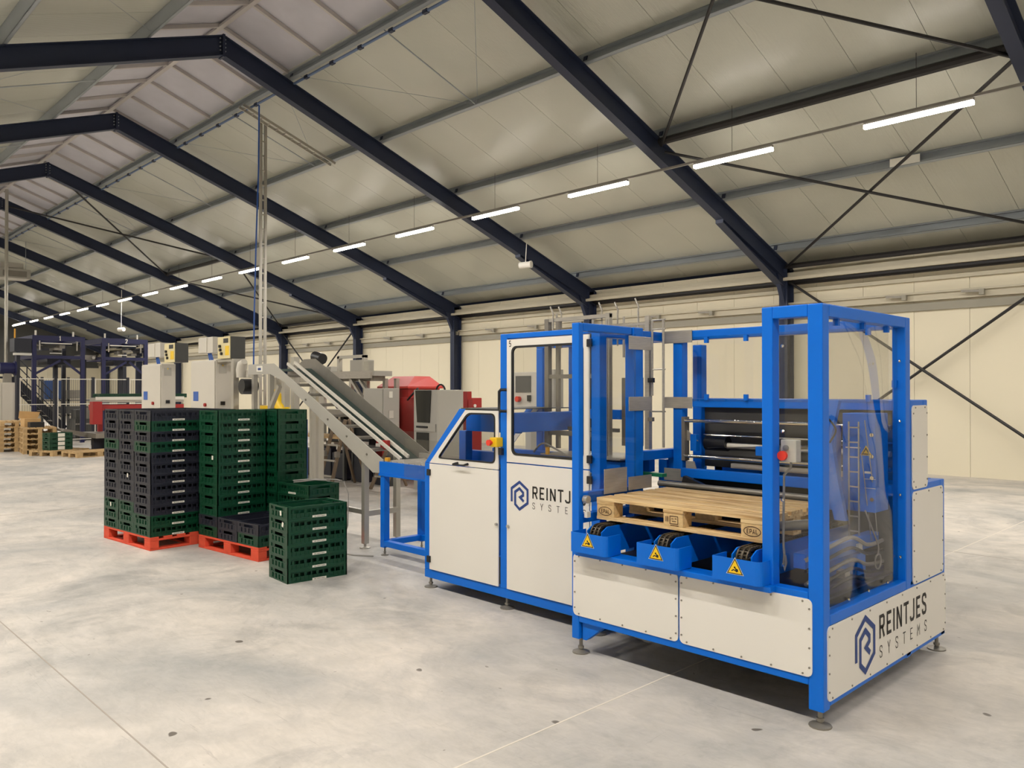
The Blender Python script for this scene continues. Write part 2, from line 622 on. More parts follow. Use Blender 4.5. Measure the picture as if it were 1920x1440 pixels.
def sheet_wall(name, y0, y1, inner):
    wl = thing(name, (0, 0, 0), None, None, kind='structure')
    n = int((XE - XW) / PW) + 1
    me = B(0.003, PW - 0.003, y0, y1, 0, 4.62).mesh('wall_panel', 'wall')
    x = -7.086 - PW * 49
    while x < XE:
        put('wall_panel', me, wl, (x, 0, 0))
        x += PW
    ob('wall_core', B(XW, XE, *((y1 - 0.02, y1 + 0.1) if inner < 0 else (y0 - 0.1, y0 + 0.02)), 0, 4.62), 'greyrail', wl)
    return wl


wf = sheet_wall('wall_far', YF, YF + 0.1, -1)
wn = sheet_wall('wall_near', YN - 0.1, YN, 1)
# long rails and ledges along the far wall, under the eaves
ob('wall_rail', B(XW, XE, YF - 0.10, YF - 0.002, 3.60, 3.76), 'rail', wf)
ob('wall_rail', B(XW, XE, YF - 0.16, YF - 0.10, 3.74, 3.78), 'rail', wf)
ob('wall_rail', B(XW, XE, YF - 0.06, YF - 0.002, 3.40, 3.56), 'greyrail', wf)
ob('wall_rail', B(XW, XE, YF - 0.07, YF - 0.002, 4.02, 4.10), 'rail', wf)
ob('wall_rail', B(XW, XE, YF - 0.12, YF - 0.002, 4.20, 4.30), 'black', wf)
ob('wall_rail', B(XW, XE, YF - 0.30, YF - 0.12, 4.34, 4.46), 'rail', wf)
we = thing('wall_end', (0, 0, 0), None, None, kind='structure')
for i in range(21):
    ob('wall_panel', B(XW - 0.1, XW, YN + i * 1.06, YN + i * 1.06 + 1.055, 0, 3.25), 'wall', we)
ob('wall_cladding', MB().prism([(YN, 3.25), (YF, 3.25), (YF, 4.6), (YR, 8.75), (YN, 4.6)], 'yz', XW - 0.1, XW), 'walldark', we)
wb = thing('wall_back', (0, 0, 0), None, None, kind='structure')
for i in range(21):
    ob('wall_panel', B(XE, XE + 0.1, YN + i * 1.06, YN + i * 1.06 + 1.055, 0, 4.6), 'wall', wb)
ob('wall_cladding', MB().prism([(YN, 4.6), (YF, 4.6), (YR, 8.75)], 'yz', XE, XE + 0.1), 'wall', wb)

# roof: sheets, skylight at the ridge, purlins
ce = thing('ceiling', (0, 0, 0), None, None, kind='structure')
ZROOF = ZTOP + 0.215
SKY = 1.42
RW = 1.105


def sheet(side, wd, yA, yB, z0, th):
    pts = []
    ya, yb = (yA, yB) if side > 0 else (mirror(yA), mirror(yB))
    pts = [(ya, zr(ya, z0)), (yb, zr(yb, z0)), (yb, zr(yb, z0) + th), (ya, zr(ya, z0) + th)]
    return MB().prism(pts, 'yz', 0.003, wd - 0.003)


roof_me = {s: sheet(s, RW, YR + SKY, YF + 0.12, ZROOF, 0.09).mesh('roof_panel', 'roof') for s in (1, -1)}
x = -5.02 - RW * 49
while x < XE + 0.5:
    for s in (1, -1):
        put('roof_panel', roof_me[s], ce, (x, 0, 0))
    x += RW
for s in (1, -1):
    ya, yb = (YR + SKY, YF + 0.12) if s > 0 else (mirror(YR + SKY), mirror(YF + 0.12))
    ob('roof_core', MB().prism([(ya, zr(ya, ZROOF) + 0.07), (yb, zr(yb, ZROOF) + 0.07), (yb, zr(yb, ZROOF) + 0.2), (ya, zr(ya, ZROOF) + 0.2)], 'yz', XW - 0.2, XE + 0.2), 'greyrail', ce)
GW = 1.25
sky_me = {s: sheet(s, GW, YR, YR + SKY, ZROOF + 0.05, 0.03).mesh('skylight_pane', 'sky') for s in (1, -1)}
bar_me = {}
for s in (1, -1):
    y0, y1 = (YR, YR + SKY) if s > 0 else (YR, mirror(YR + SKY))
    bar_me[s] = MB().beam((0, y0, zr(y0, ZROOF) + 0.01), (0, y1, zr(y1, ZROOF) + 0.01), 0.06, 0.07).mesh('glazing_bar', 'skybar')
x = XW
while x < XE:
    for s in (1, -1):
        put('skylight_pane', sky_me[s], ce, (x, 0, 0))
        put('glazing_bar', bar_me[s], ce, (x, 0, 0))
    x += GW
ob('ridge_bar', MB().beam((XW, YR, ZROOF - 0.02), (XE, YR, ZROOF - 0.02), 0.09, 0.05), 'skybar', ce)

PURL = [YR + 1.42, YR + 3.62, YR + 5.80, YR + 8.02, YR + 10.24]
slope_a = math.atan(SL)
for s in (1, -1):
    for i, py in enumerate(PURL):
        y = py if s > 0 else mirror(py)
        z = zr(y) + 0.005
        # C section standing square to the slope
        t = Vector((0, s * math.cos(slope_a), -math.sin(slope_a)))
        nrm = Vector((0, s * math.sin(slope_a), math.cos(slope_a)))
        c = Vector((0, y, z))
        mb = MB()
        for (u0, u1, v0, v1) in ((0, 0.012, 0, 0.2), (0, 0.075, 0, 0.012), (0, 0.075, 0.188, 0.2), (0.063, 0.075, 0.0, 0.03), (0.063, 0.075, 0.17, 0.2)):
            pts = []
            for (u, v) in ((u0, v0), (u1, v0), (u1, v1), (u0, v1)):
                p = c - t * u + nrm * v
                pts.append((p.y, p.z))
            mb.prism(pts, 'yz', XW, XE)
        ob('purlin', mb, 'galv', ce)


# portal frames
def portal(x, label):
    pf = thing('portal_frame', (x, YR, 0), label, None, None, kind='structure')
    d = 0.37
    dv = d / math.cos(slope_a)
    for s in (1, -1):
        def Y(y):
            return y if s > 0 else mirror(y)
        ye = 17.62
        # rafter: web and two flanges
        mb = MB()
        A, E = (x, Y(YR), zr(YR)), (x, Y(ye), zr(ye))
        mb.prism([(Y(YR), zr(YR)), (Y(ye), zr(ye)), (Y(ye), zr(ye) - dv), (Y(YR), zr(YR) - dv)], 'yz', x - 0.006, x + 0.006)
        for dz in (-0.008, -dv + 0.008):
            mb.beam((x, Y(YR), zr(YR) + dz), (x, Y(ye), zr(ye) + dz), 0.18, 0.016)
        ob('rafter', mb, 'steel', pf)
        # haunch under the rafter
        yh, yk = 14.55, 17.3
        mb = MB()
        pts = [(Y(yh), zr(yh) - dv), (Y(yk), zr(yk) - dv), (Y(yk), zr(yk) - dv - 0.20), (Y(yh), zr(yh) - dv - 0.06)]
        mb.prism(pts, 'yz', x - 0.006, x + 0.006)
        mb.beam((x, Y(yh), zr(yh) - dv - 0.06), (x, Y(yk), zr(yk) - dv - 0.20), 0.18, 0.018)
        mb.beam((x, Y(yh), zr(yh) - dv), (x, Y(yh), zr(yh) - dv - 0.07), 0.18, 0.016)
        ob('haunch', mb, 'steel', pf)
        # column: I section, web across the hall
        y0, y1 = Y(17.30), Y(17.62)
        lo, hi = min(y0, y1), max(y0, y1)
        mb = MB()
        mb.box(x - 0.006, x + 0.006, lo, hi, 0, zr(17.62) - 0.02)
        mb.box(x - 0.1, x + 0.1, lo, lo + 0.014, 0, zr(17.4) - 0.1)
        mb.box(x - 0.1, x + 0.1, hi - 0.014, hi, 0, zr(17.62) - 0.02)
        ob('column', mb, 'steel', pf)
        mb = MB().prism([(Y(17.3), 3.72), (Y(17.3), 4.45), (Y(16.95), 4.42)], 'yz', x - 0.05, x + 0.05)
        ob('knee_gusset', mb, 'steel', pf)
        for py in PURL:
            ob('cleat', MB().beam((x + 0.05, Y(py) - s * 0.04, zr(py) - 0.01), (x + 0.05, Y(py) - s * 0.04 + s * 0.06, zr(py) + 0.17), 0.08, 0.014), 'steel', pf)
    ob('ridge_plate', B(x - 0.1, x + 0.1, YR - 0.022, YR + 0.022, zr(YR) - dv - 0.03, zr(YR) + 0.01), 'steel', pf)
    for k in range(4):
        for yy in (-0.05, 0.05):
            ob('bolt', MB().tube((x + 0.02, YR + yy, zr(YR) - 0.07 - k * 0.075), (x + 0.05, YR + yy, zr(YR) - 0.07 - k * 0.075), 0.014, 6), 'galv', pf)
    return pf


for i, fx in enumerate(FRAMES):
    k = i - 3          # frame 0 stands by the machine
    if k < 0:
        lab = 'navy steel portal frame, %s one back from the blue machine' % ['', 'first', 'second', 'third'][-k]
    else:
        lab = 'navy steel portal frame, %s one counting from the blue machine into the hall' % ORD[k]
    portal(fx, lab)

# bracing tubes in two bays of the roof and the wall
def brace(p, q, r=0.028):
    return ob('bracing_tube', MB().tube(p, q, r, 8), 'black', ce)


for (xa, xb) in ((FRAMES[2] - 0.1, FRAMES[3] + 0.1), (FRAMES[6] - 0.1, FRAMES[7] + 0.1)):
    for (ya, yb) in ((YR + 0.25, PURL[2] - 0.05), (PURL[2] + 0.05, 17.25)):
        for s in (1, -1):
            a = ya if s > 0 else mirror(ya)
            b = yb if s > 0 else mirror(yb)
            brace((xa, a, zr(a) - 0.14), (xb, b, zr(b) - 0.14))
            brace((xb, a, zr(a) - 0.20), (xa, b, zr(b) - 0.20))
    brace((xa, PURL[2] - 0.1, zr(PURL[2]) - 0.06), (xb, PURL[2] - 0.1, zr(PURL[2]) - 0.06), 0.07)
    brace((xa, 17.28, zr(17.28) - 0.1), (xb, 17.28, zr(17.28) - 0.1), 0.06)
    for (za, zb) in ((4.25, 0.1), (0.1, 4.25)):
        ob('bracing_tube', MB().tube((xa, 17.45 if za > 1 else 17.38, za), (xb, 17.45 if za > 1 else 17.38, zb), 0.03, 8), 'black', wf)

# tie rods and stay wires between the upper purlins, mid bay
for i in range(2, 9):
    xm = (FRAMES[i] + FRAMES[i + 1]) / 2 + 0.3
    for s in (1, -1):
        a, b = (PURL[0], PURL[1]) if s > 0 else (mirror(PURL[0]), mirror(PURL[1]))
        ob('tie_rod', MB().tube((xm, a, zr(a) + 0.02), (xm, b, zr(b) + 0.02), 0.013, 6), 'galv', ce)
        for e in (FRAMES[i] - 0.3, FRAMES[i + 1] + 0.3):
            ob('stay_wire', MB().tube((xm, b, zr(b) + 0.05), (e, a, zr(a) + 0.05), 0.005, 4), 'galv', ce)

# ------------------------------------------------------------------ lamps
YL, ZL = 12.3, 5.76


def lamp_row(yl, first, n, seen):
    rail = thing('lamp_rail', (first, yl, ZL), 'thin grey rail carrying the row of lit lamps below the roof' if seen else 'thin grey rail with lamps on the slope above the camera', 'lamp rail')
    x0, x1 = min(XE - 0.3, first + 13.5), -57.0
    ob('rail_bar', B(x1, x0, yl - 0.02, yl + 0.02, ZL + 0.062, ZL + 0.10), 'lamprail', rail)
    x = first
    while x > -57:
        ob('hanger_wire', MB().tube((x - 0.75, yl, ZL + 0.10), (x - 0.75, yl, zr(yl) + 0.2), 0.004, 4), 'black', rail)
        x -= 3.0
    hou = MB().box(-1.5, 0, -0.032, 0.032, 0.02, 0.06).mesh('lamp_housing', 'lamprail')
    dif = MB().box(-1.5, 0, -0.038, 0.038, -0.036, 0.02).mesh('lamp_diffuser', 'tube')
    ld = bpy.data.lights.new('lamp_light', 'AREA')
    ld.shape = 'RECTANGLE'
    ld.size = 1.5
    ld.size_y = 0.07
    ld.energy = LAMP_W
    ld.color = LAMP_RGB
    for k in range(-4, n):
        xx = first - 3.0 * k
        if xx > XE - 0.5:
            continue
        if seen and k >= 0:
            lab = 'lit white tube lamp, %s along the row counted from the blue machine' % ORD[k]
        elif seen:
            lab = 'lit white tube lamp in the row over the wall side, nearer than the blue machine'
        else:
            lab = 'lit white tube lamp in the unseen row above the camera'
        t = thing('tube_lamp', (xx, yl, ZL), lab, 'lamp', 'lit lamps on the rail over the wall side' if seen else 'lit lamps in the row above the camera')
        put('lamp_housing', hou, t)
        put('lamp_diffuser', dif, t)
        l = bpy.data.objects.new('lamp_light', ld)
        COL.objects.link(l)
        l.parent = t
        l.location = (-0.75, 0, -0.041)
    return rail


lamp_row(YL, -3.40, 17, True)
lamp_row(mirror(YL), -3.40, 17, False)
t = thing('tube_lamp', (-54.2, YL, ZL), 'lit white tube lamp at the far end of the row, longer than the rest', 'lamp', 'lit lamps on the rail over the wall side')
ob('lamp_diffuser', B(-57.0, -54.2, YL - 0.034, YL + 0.034, ZL - 0.03, ZL + 0.02), 'tube', t)

# ================================================================== THE BLUE PALLET STATION
ps = thing('pallet_loading_station', (-2.65, 4.8, 0), 'big blue framed pallet loading machine with clear guards and a lettered white side panel', 'machine')
T = 0.08


def post(x, y, z0, z1, parent, name='post', mat='blue', wx=T, wy=T):
    return ob(name, B(x, x + wx, y, y + wy, z0, z1), mat, parent, bev=0.007)


def bar(x0, x1, y0, y1, z0, z1, parent, name='beam', mat='blue', bev=0.006):
    return ob(name, B(x0, x1, y0, y1, z0, z1), mat, parent, bev=bev)


foot_me = MB().lathe([(0.058, 0.0), (0.058, 0.008), (0.03, 0.016), (0.013, 0.022), (0.013, 0.03), (0.020, 0.03), (0.020, 0.045), (0.012, 0.045), (0.012, 0.115)], (0, 0, 0), 14).mesh('levelling_foot', 'inoxdark', smooth=True)


def foot(x, y, parent):
    return put('levelling_foot', foot_me, parent, Vector((x, y, 0)) - wloc(parent))


screw_me = {}
for ax, d in (('y', (0, -0.004, 0)), ('x', (0.004, 0, 0))):
    screw_me[ax] = MB().tube((0, 0, 0), d, 0.0055, 8).mesh('screw', 'inoxdark')


def screws(panel, pts, ax):
    w0 = wloc(panel)
    for p in pts:
        put('screw', screw_me[ax], panel, Vector(p) - w0)


def panel(parent, a0, a1, z0, z1, pos, ax, nh, nv, name, mat='white', r=0.03, th=0.006):
    """rounded sheet panel with a row of screws round its edge; ax = y: faces the front, x: faces the end"""
    loop = rrect(a0, a1, z0, z1, r)
    if ax == 'y':
        mb = MB().prism(loop, 'xz', pos - th, pos)
    else:
        mb = MB().prism(loop, 'yz', pos, pos + th)
    o = ob(name, mb, mat, parent)
    pts = []
    e = 0.014
    hs = [a0 + 0.05 + (a1 - a0 - 0.1) * i / (nh - 1) for i in range(nh)]
    vs2 = [z0 + 0.05 + (z1 - z0 - 0.1) * i / (nv - 1) for i in range(nv)]
    for h in hs:
        pts += [(h, z0 + e), (h, z1 - e)]
    for v in vs2:
        pts += [(a0 + e, v), (a1 - e, v)]
    if ax == 'y':
        screws(o, [(h, pos - th, v) for h, v in pts], 'y')
    else:
        screws(o, [(pos + th, h, v) for h, v in pts], 'x')
    return o


# front posts, top links, base rails
post(-3.507, 3.98, 0.10, 2.19, ps, wx=0.062, wy=0.048)
post(-2.138, 3.98, 0.66, 2.19, ps, wx=0.063)
post(-1.88, 3.98, 0.09, 2.19, ps)
bar(-2.075, -1.88, 3.98, 4.06, 2.125, 2.19, ps)
bar(-3.445, -1.88, 3.98, 4.06, 0.215, 0.295, ps)
bar(-3.445, -1.88, 3.98, 4.06, 0.615, 0.695, ps)
bar(-3.43, -2.06, 3.922, 3.979, 0.664, 0.698, ps, name='front_ledge')
bar(-2.68, -2.65, 3.984, 4.06, 0.295, 0.615, ps)
ob('gusset', MB().prism([(-3.43, 0.10), (-3.43, 0.215), (-3.25, 0.215), (-3.40, 0.10)], 'xz', 4.00, 4.05), 'blue', ps)
ob('gusset', MB().prism([(-3.99 + 0.0, 0), (0, 0), (0, 0)] if False else [(-3.44, 0.12), (-3.44, 0.22), (-3.30, 0.22)], 'xz', 4.06, 4.07), 'blue', ps)
bar(-3.507, -3.445, 4.028, 4.56, 0.10, 0.18, ps)
# left frame: rear post, head and the links to the stacker
post(-3.51, 4.56, 0.10, 2.19, ps, wy=0.11)
bar(-3.507, -3.445, 4.028, 4.56, 2.135, 2.19, ps)
bar(-3.507, -3.445, 4.028, 4.56, 0.99, 1.06, ps)
bar(-3.507, -3.445, 4.028, 4.56, 0.86, 0.92, ps)
# right end: rear post, head, sill
post(-1.88, 5.13, 0.10, 2.19, ps)
bar(-1.88, -1.80, 4.06, 5.13, 2.125, 2.19, ps)
bar(-1.87, -1.80, 4.06, 5.13, 0.52, 0.575, ps)
bar(-1.88, -1.80, 4.06, 5.83, 0.106, 0.17, ps)
post(-1.88, 5.75, 0.106, 1.145, ps)
bar(-1.87, -1.802, 5.21, 5.245, 0.53, 1.66, ps)
bar(-1.87, -1.802, 5.21, 5.75, 0.49, 0.56, ps)
bar(-1.88, -1.80, 5.21, 5.75, 1.075, 1.145, ps)
post(-1.88, 5.43, 1.145, 1.68, ps)
bar(-1.88, -1.80, 5.21, 5.43, 1.61, 1.68, ps)
# rear plane
bar(-3.59, -1.88, 5.13, 5.21, 2.12, 2.19, ps)
ob('added_shade_plate', B(-3.50, -1.81, 4.07, 5.80, 0.285, 0.293), 'void', ps)  # added plate, keeps light off the floor under the station
bar(-3.32, -1.88, 5.13, 5.21, 1.615, 1.68, ps)
post(-3.49, 5.13, 0.10, 2.12, ps)
post(-3.51, 5.43, 0.10, 2.10, ps)
bar(-3.41, -1.88, 5.43, 5.51, 1.61, 1.68, ps)
bar(-3.41, -1.88, 5.11, 5.17, 1.085, 1.155, ps)
bar(-3.51, -1.88, 5.75, 5.83, 0.106, 0.18, ps)
bar(-3.51, -1.88, 5.75, 5.83, 1.075, 1.145, ps)
post(-3.51, 5.75, 0.10, 1.145, ps)
ob('back_board', B(-3.43, -1.88, 5.48, 5.49, 1.145, 1.61), 'darkboard', ps)
ob('rear_board', B(-3.43, -1.88, 5.735, 5.745, 0.18, 1.075), 'void', ps)
ob('shelf_board', B(-3.43, -1.88, 5.20, 5.74, 1.062, 1.074), 'void', ps)
ob('added_dark_board', B(-3.49, -3.482, 4.68, 5.12, 0.18, 1.0), 'void', ps)  # added black boards, darken the view below the pallet
ob('added_dark_board', B(-3.49, -3.482, 5.22, 5.42, 0.18, 1.07), 'void', ps)
ob('dark_hollow_sheet', B(-3.43, -1.90, 5.18, 5.19, 0.66, 1.08), 'void', ps)  # black sheet standing in for the dark hollow below the film unwinder

# white panels
panel(ps, -3.490, -2.672, 0.258, 0.662, 3.98, 'y', 5, 4, 'front_panel')
panel(ps, -2.661, -1.857, 0.258, 0.660, 3.98, 'y', 5, 4, 'front_panel')
sp = panel(ps, 4.022, 5.825, 0.134, 0.520, -1.80, 'x', 8, 4, 'side_panel')
panel(ps, 5.232, 5.785, 0.532, 1.108, -1.80, 'x', 3, 4, 'side_panel')
panel(ps, 5.228, 5.494, 1.122, 1.646, -1.80, 'x', 2, 4, 'side_panel')
fs = lambda u, v: (-1.7925, u, v)
emblem(sp, 4.492, 0.328, 0.262, 0.318, fs)
write('lettering', 'REINTJES', sp, 'ink', 0.133, 0.15, lambda u, v: (-1.7925, 4.688 + u, 0.318 + v), 0.155, 0.767)
write('lettering', 'SYSTEMS', sp, 'ink', 0.073, 0.085, lambda u, v: (-1.7925, 4.690 + u, 0.205 + v), 0.80, 0.770)

# clear guards with their clips
ob('clear_guard', B(-2.075, -1.88, 4.05, 4.054, 0.695, 2.125), 'pane', ps)


def wavy_pane():
    mb = MB()
    ny, nz = 30, 40
    n0 = len(mb.v)
    for side in (0, 1):
        for i in range(ny + 1):
            for j in range(nz + 1):
                u, v = i / ny, j / nz
                y = 4.06 + 1.07 * u
                z = 0.575 + 1.55 * v
                k = math.sin(math.pi * u) * (0.012 * math.sin(2.3 * u * 3.1 + 2.1 * v * 3.1) + 0.006 * math.sin(9 * u + 4 * v))
                mb.v.append((-1.845 + k - 0.004 * side, y, z))
    st = (ny + 1) * (nz + 1)
    for i in range(ny):
        for j in range(nz):
            a = n0 + i * (nz + 1) + j
            mb.f.append((a, a + nz + 1, a + nz + 2, a + 1))
            b = a + st
            mb.f.append((b, b + 1, b + nz + 2, b + nz + 1))
    return mb


ob('clear_guard', wavy_pane(), 'panewavy', ps, smooth=True)
ob('clear_guard', B(-3.32, -1.90, 5.125, 5.129, 1.66, 2.14), 'pane', ps)
ob('clear_guard', B(-3.425, -3.421, 4.05, 4.57, 0.97, 2.14), 'pane', ps)
clip_me = B(-0.014, 0.014, -0.012, 0.012, -0.022, 0.022).mesh('guard_clip', 'blue')
bolt_me = MB().lathe([(0.010, 0), (0.010, 0.006), (0.006, 0.010)], (0, 0, 0), 8).mesh('guard_bolt', 'chrome')


def clip(x, y, z):
    return put('guard_clip', clip_me, ps, Vector((x, y, z)) - wloc(ps))


def gbolt(x, y, z, ax):
    o = put('guard_bolt', bolt_me, ps, Vector((x, y, z)) - wloc(ps))
    o.rotation_euler = (R(90), 0, 0) if ax == 'y' else (0, R(90), 0)
    return o


for x in (-3.19, -2.87, -2.30):
    clip(x, 5.12, 2.112)
    clip(x, 5.12, 1.69)
clip(-2.02, 5.12, 1.69)
clip(-2.02, 5.12, 2.112)
for y in (4.25, 4.60, 4.95):
    clip(-1.845, y, 2.110)
clip(-1.86, 5.12, 1.78)
for z in (1.98, 1.52, 1.15, 0.80):
    gbolt(-2.05, 4.045, z, 'y')
    gbolt(-1.89, 4.045, z, 'y')
for z in (1.92, 1.55, 1.10, 0.72):
    gbolt(-1.83, 5.11, z, 'x')
for y in (4.10, 4.35, 4.62, 4.90):
    gbolt(-1.83, y, 0.60, 'x')

# stainless guide plates on the two inner posts
def plate(x0, x1, y0, y1, z0, z1):
    return ob('guide_plate', B(x0, x1, y0, y1, z0, z1), 'inox', ps, bev=0.002)


plate(-3.425, -3.419, 4.49, 4.75, 2.03, 2.125)
plate(-3.425, -3.419, 4.49, 4.75, 1.595, 1.695)
plate(-3.425, -3.419, 4.485, 4.755, 1.038, 1.132)
plate(-3.425, -3.419, 4.215, 4.465, 1.035, 1.205)
plate(-3.575, -3.315, 5.118, 5.125, 2.10, 2.195)
plate(-3.575, -3.315, 5.118, 5.125, 1.605, 1.69)
plate(-3.565, -3.305, 5.118, 5.125, 1.052, 1.145)

# film unwinder in the rear opening
ob('roller', MB().tube((-3.39, 5.14, 1.512), (-1.89, 5.14, 1.512), 0.013, 12), 'chrome', ps, smooth=True)
ob('roller', MB().tube((-3.39, 5.14, 1.246), (-1.89, 5.14, 1.246), 0.013, 12), 'chrome', ps, smooth=True)
ob('roller', MB().tube((-3.33, 5.30, 1.40), (-1.89, 5.30, 1.40), 0.008, 8), 'chrome', ps, smooth=True)
ob('roller_bracket', B(-3.415, -3.385, 5.13, 5.19, 1.21, 1.54), 'inoxdark', ps)
ob('roller_bracket', MB().prism([(-3.385, 1.44), (-3.385, 1.36), (-3.29, 1.36)], 'xz', 5.16, 5.17), 'inox', ps)
ob('roller_block', B(-3.352, -3.30, 5.15, 5.20, 1.285, 1.41), 'blue', ps, bev=0.004)
ob('roller_block', B(-2.81, -2.70, 5.14, 5.20, 1.28, 1.345), 'blue', ps, bev=0.004)
ob('film_core', MB().tube((-3.30, 5.30, 1.34), (-3.12, 5.30, 1.34), 0.055, 16), 'plastic', ps, smooth=True)
ob('film_roll', MB().tube((-3.12, 5.30, 1.33), (-1.95, 5.30, 1.33), 0.02, 16), 'film', ps, smooth=True)
ob('film_web', MB().quad((-3.28, 5.25, 1.305), (-2.2, 5.25, 1.385), (-2.2, 5.29, 1.375), (-3.2, 5.29, 1.300)), 'film', ps)
ob('heat_bar', B(-3.05, -2.10, 5.22, 5.26, 1.17, 1.205), 'inox', ps)
ob('bracket_tab', MB().prism([(-3.37, 1.155), (-3.37, 1.21), (-3.30, 1.21), (-3.28, 1.155)], 'xz', 5.12, 5.13), 'inox', ps)

# chain boxes, drive chains and the runners below the pallet
def chain_box(xc, dark):
    x0, x1 = xc - 0.145, xc + 0.145
    yf = 3.875
    mb = MB()
    r = 0.03
    loop = [(x0, 4.02), (x0, yf)]
    for i in range(5):
        t = R(-90 + 90 * i / 4)
        loop.append((x1 - r + r * math.cos(t), yf + r + r * math.sin(t)))
    loop += [(x1, 4.02)]
    inner = [(x0 + 0.005, 4.02), (x0 + 0.005, yf + 0.005)]
    for i in range(5):
        t = R(-90 + 90 * i / 4)
        inner.append((x1 - r + (r - 0.005) * math.cos(t), yf + r + (r - 0.005) * math.sin(t)))
    inner += [(x1 - 0.005, 4.02)]
    sh = loop + inner[::-1]
    bx = ob('chain_box', MB().prism(sh, 'xy', 0.700, 0.828), 'blue', ps)
    ob('box_floor', B(x0 + 0.004, x1 - 0.006, yf + 0.02, 4.02, 0.700, 0.706), 'blue', bx)
    # side cheeks that fall away behind the sprocket
    for xx in (xc - 0.055, xc + 0.062):
        prof = [(3.93, 0.70), (3.93, 0.838), (3.985, 0.868), (4.06, 0.868), (5.18, 0.868), (5.18, 0.70)]
        ob('chain_cheek', MB().prism(prof, 'yz', xx - 0.004, xx + 0.004), 'blue', ps)
    # warning triangle
    cx, cz, h = xc - 0.005, 0.745, 0.088

    def tri(k, y):
        return MB().quad((cx - 0.050 * k, y, cz + h * 0.33 * (1 - k)), (cx + 0.050 * k, y, cz + h * 0.33 * (1 - k)), (cx, y, cz + h * 0.33 * (1 - k) + h * k))
    a = ob('warning_sign', tri(1.06, yf - 0.0008), 'label', bx)
    ob('sign_border', tri(1.0, yf - 0.0014), 'ink', a) if False else None
    b2 = ob('warning_sign', tri(0.98, yf - 0.0014), 'ink', bx)
    c2 = ob('warning_sign', tri(0.80, yf - 0.0020), 'yellow', bx)
    g = MB()
    yg = yf - 0.0026
    for (gx, gz, gr) in ((0.011, 0.022, 0.0105), (-0.001, 0.037, 0.006)):
        k = 10
        n = len(g.v)
        for i in range(k):
            rr = gr * (1.0 if i % 2 else 0.8)
            t = 2 * math.pi * i / k
            g.v.append((cx + gx + rr * math.cos(t), yg, cz + gz + rr * math.sin(t)))
        g.f.append(tuple(range(n, n + k)))
    g.strokes([[(cx - 0.020, cz + 0.016), (cx - 0.008, cz + 0.024), (cx + 0.004, cz + 0.020)], [(cx - 0.004, cz + 0.040), (cx + 0.010, cz + 0.024)]], 0.006, lambda u, v: (u, yg, v))
    ob('warning_sign', g, 'ink', bx)
    # the chain: link plates over the sprocket and back under the pallet
    pts = []
    for i in range(7):
        t = R(205 - 115 * i / 6)
        pts.append((4.00 + 0.062 * math.cos(t), 0.818 + 0.062 * math.sin(t)))
    y = 4.03
    while y < 5.15:
        pts.append((y, 0.880))
        y += 0.028
    link = MB().box(-0.034, -0.026, -0.015, 0.015, -0.009, 0.009).box(-0.006, 0.006, -0.015, 0.015, -0.009, 0.009).box(0.026, 0.034, -0.015, 0.015, -0.009, 0.009)
    link.tube((-0.038, 0.008, 0), (0.038, 0.008, 0), 0.006, 6)
    if 'm' not in dark:
        dark['m'] = link.mesh('chain_link', 'chainmetal')
    ch = ob('drive_chain', MB().beam((xc - 0.0, 4.03, 0.858), (xc, 5.15, 0.858), 0.10, 0.012), 'plastic', ps)
    w0 = wloc(ch)
    for i in range(len(pts) - 1):
        (ya, za), (yb, zb) = pts[i], pts[i + 1]
        o = put('chain_link', dark['m'], ch, Vector((xc, (ya + yb) / 2, (za + zb) / 2 - 0.0105)) - w0)
        o.rotation_euler = (math.atan2(zb - za, yb - ya), 0, 0)
    ob('sprocket', MB().tube((xc - 0.04, 4.00, 0.80), (xc + 0.04, 4.00, 0.80), 0.045, 14), 'plastic', ps)


M['chainmetal'] = pm('oiled_chain', (96, 88, 76), 0.35, 0.8, 0.5, 0.2, 30)
_dark = {}
for xc in (-3.275, -2.752, -2.235):
    chain_box(xc, _dark)
# cross members and dark tray under the runners
ob('base_tray', B(-3.43, -1.89, 4.06, 5.18, 0.60, 0.61), 'navydark', ps)
ob('stop_roller', MB().tube((-3.435, 4.025, 1.02), (-3.40, 4.025, 1.02), 0.026, 14), 'inox', ps, smooth=True)
ob('sensor', B(-3.425, -3.40, 4.01, 4.05, 0.90, 0.94), 'lampwhite', ps, bev=0.003)
ob('push_bar', MB().tube((-3.50, 4.96, 1.045), (-1.95, 4.96, 1.045), 0.022, 12), 'inoxdark', ps, smooth=True)
ob('end_roller', MB().tube((-2.16, 4.07, 0.985), (-1.98, 4.30, 1.0), 0.028, 12), 'inoxdark', ps, smooth=True)
ob('push_bracket', MB().beam((-3.30, 4.99, 1.09), (-3.14, 4.99, 1.04), 0.04, 0.05), 'plastic', ps)

# stop button box on the clear guard
eb = ob('button_box', B(-2.078, -1.990, 4.075, 4.135, 1.352, 1.472), 'label', ps, bev=0.006)
ob('stop_button', MB().tube((-2.05, 4.075, 1.388), (-2.05, 4.035, 1.388), 0.013, 12).tube((-2.05, 4.05, 1.388), (-2.05, 4.03, 1.388), 0.026, 16), 'estop', eb, smooth=True)
ob('reset_button', MB().tube((-2.045, 4.075, 1.428), (-2.045, 4.064, 1.428), 0.016, 14), 'inox', eb, smooth=True)
ob('button_conduit', MB().path([(-2.03, 4.10, 1.352), (-2.032, 4.10, 1.32), (-2.065, 4.09, 1.28), (-2.07, 4.09, 1.05), (-2.07, 4.09, 0.90), (-2.07, 4.10, 0.84), (-2.075, 4.10, 0.79), (-2.068, 4.10, 0.76), (-2.060, 4.10, 0.80), (-2.066, 4.10, 0.84)], 0.007, 8), 'hose', eb, smooth=True)

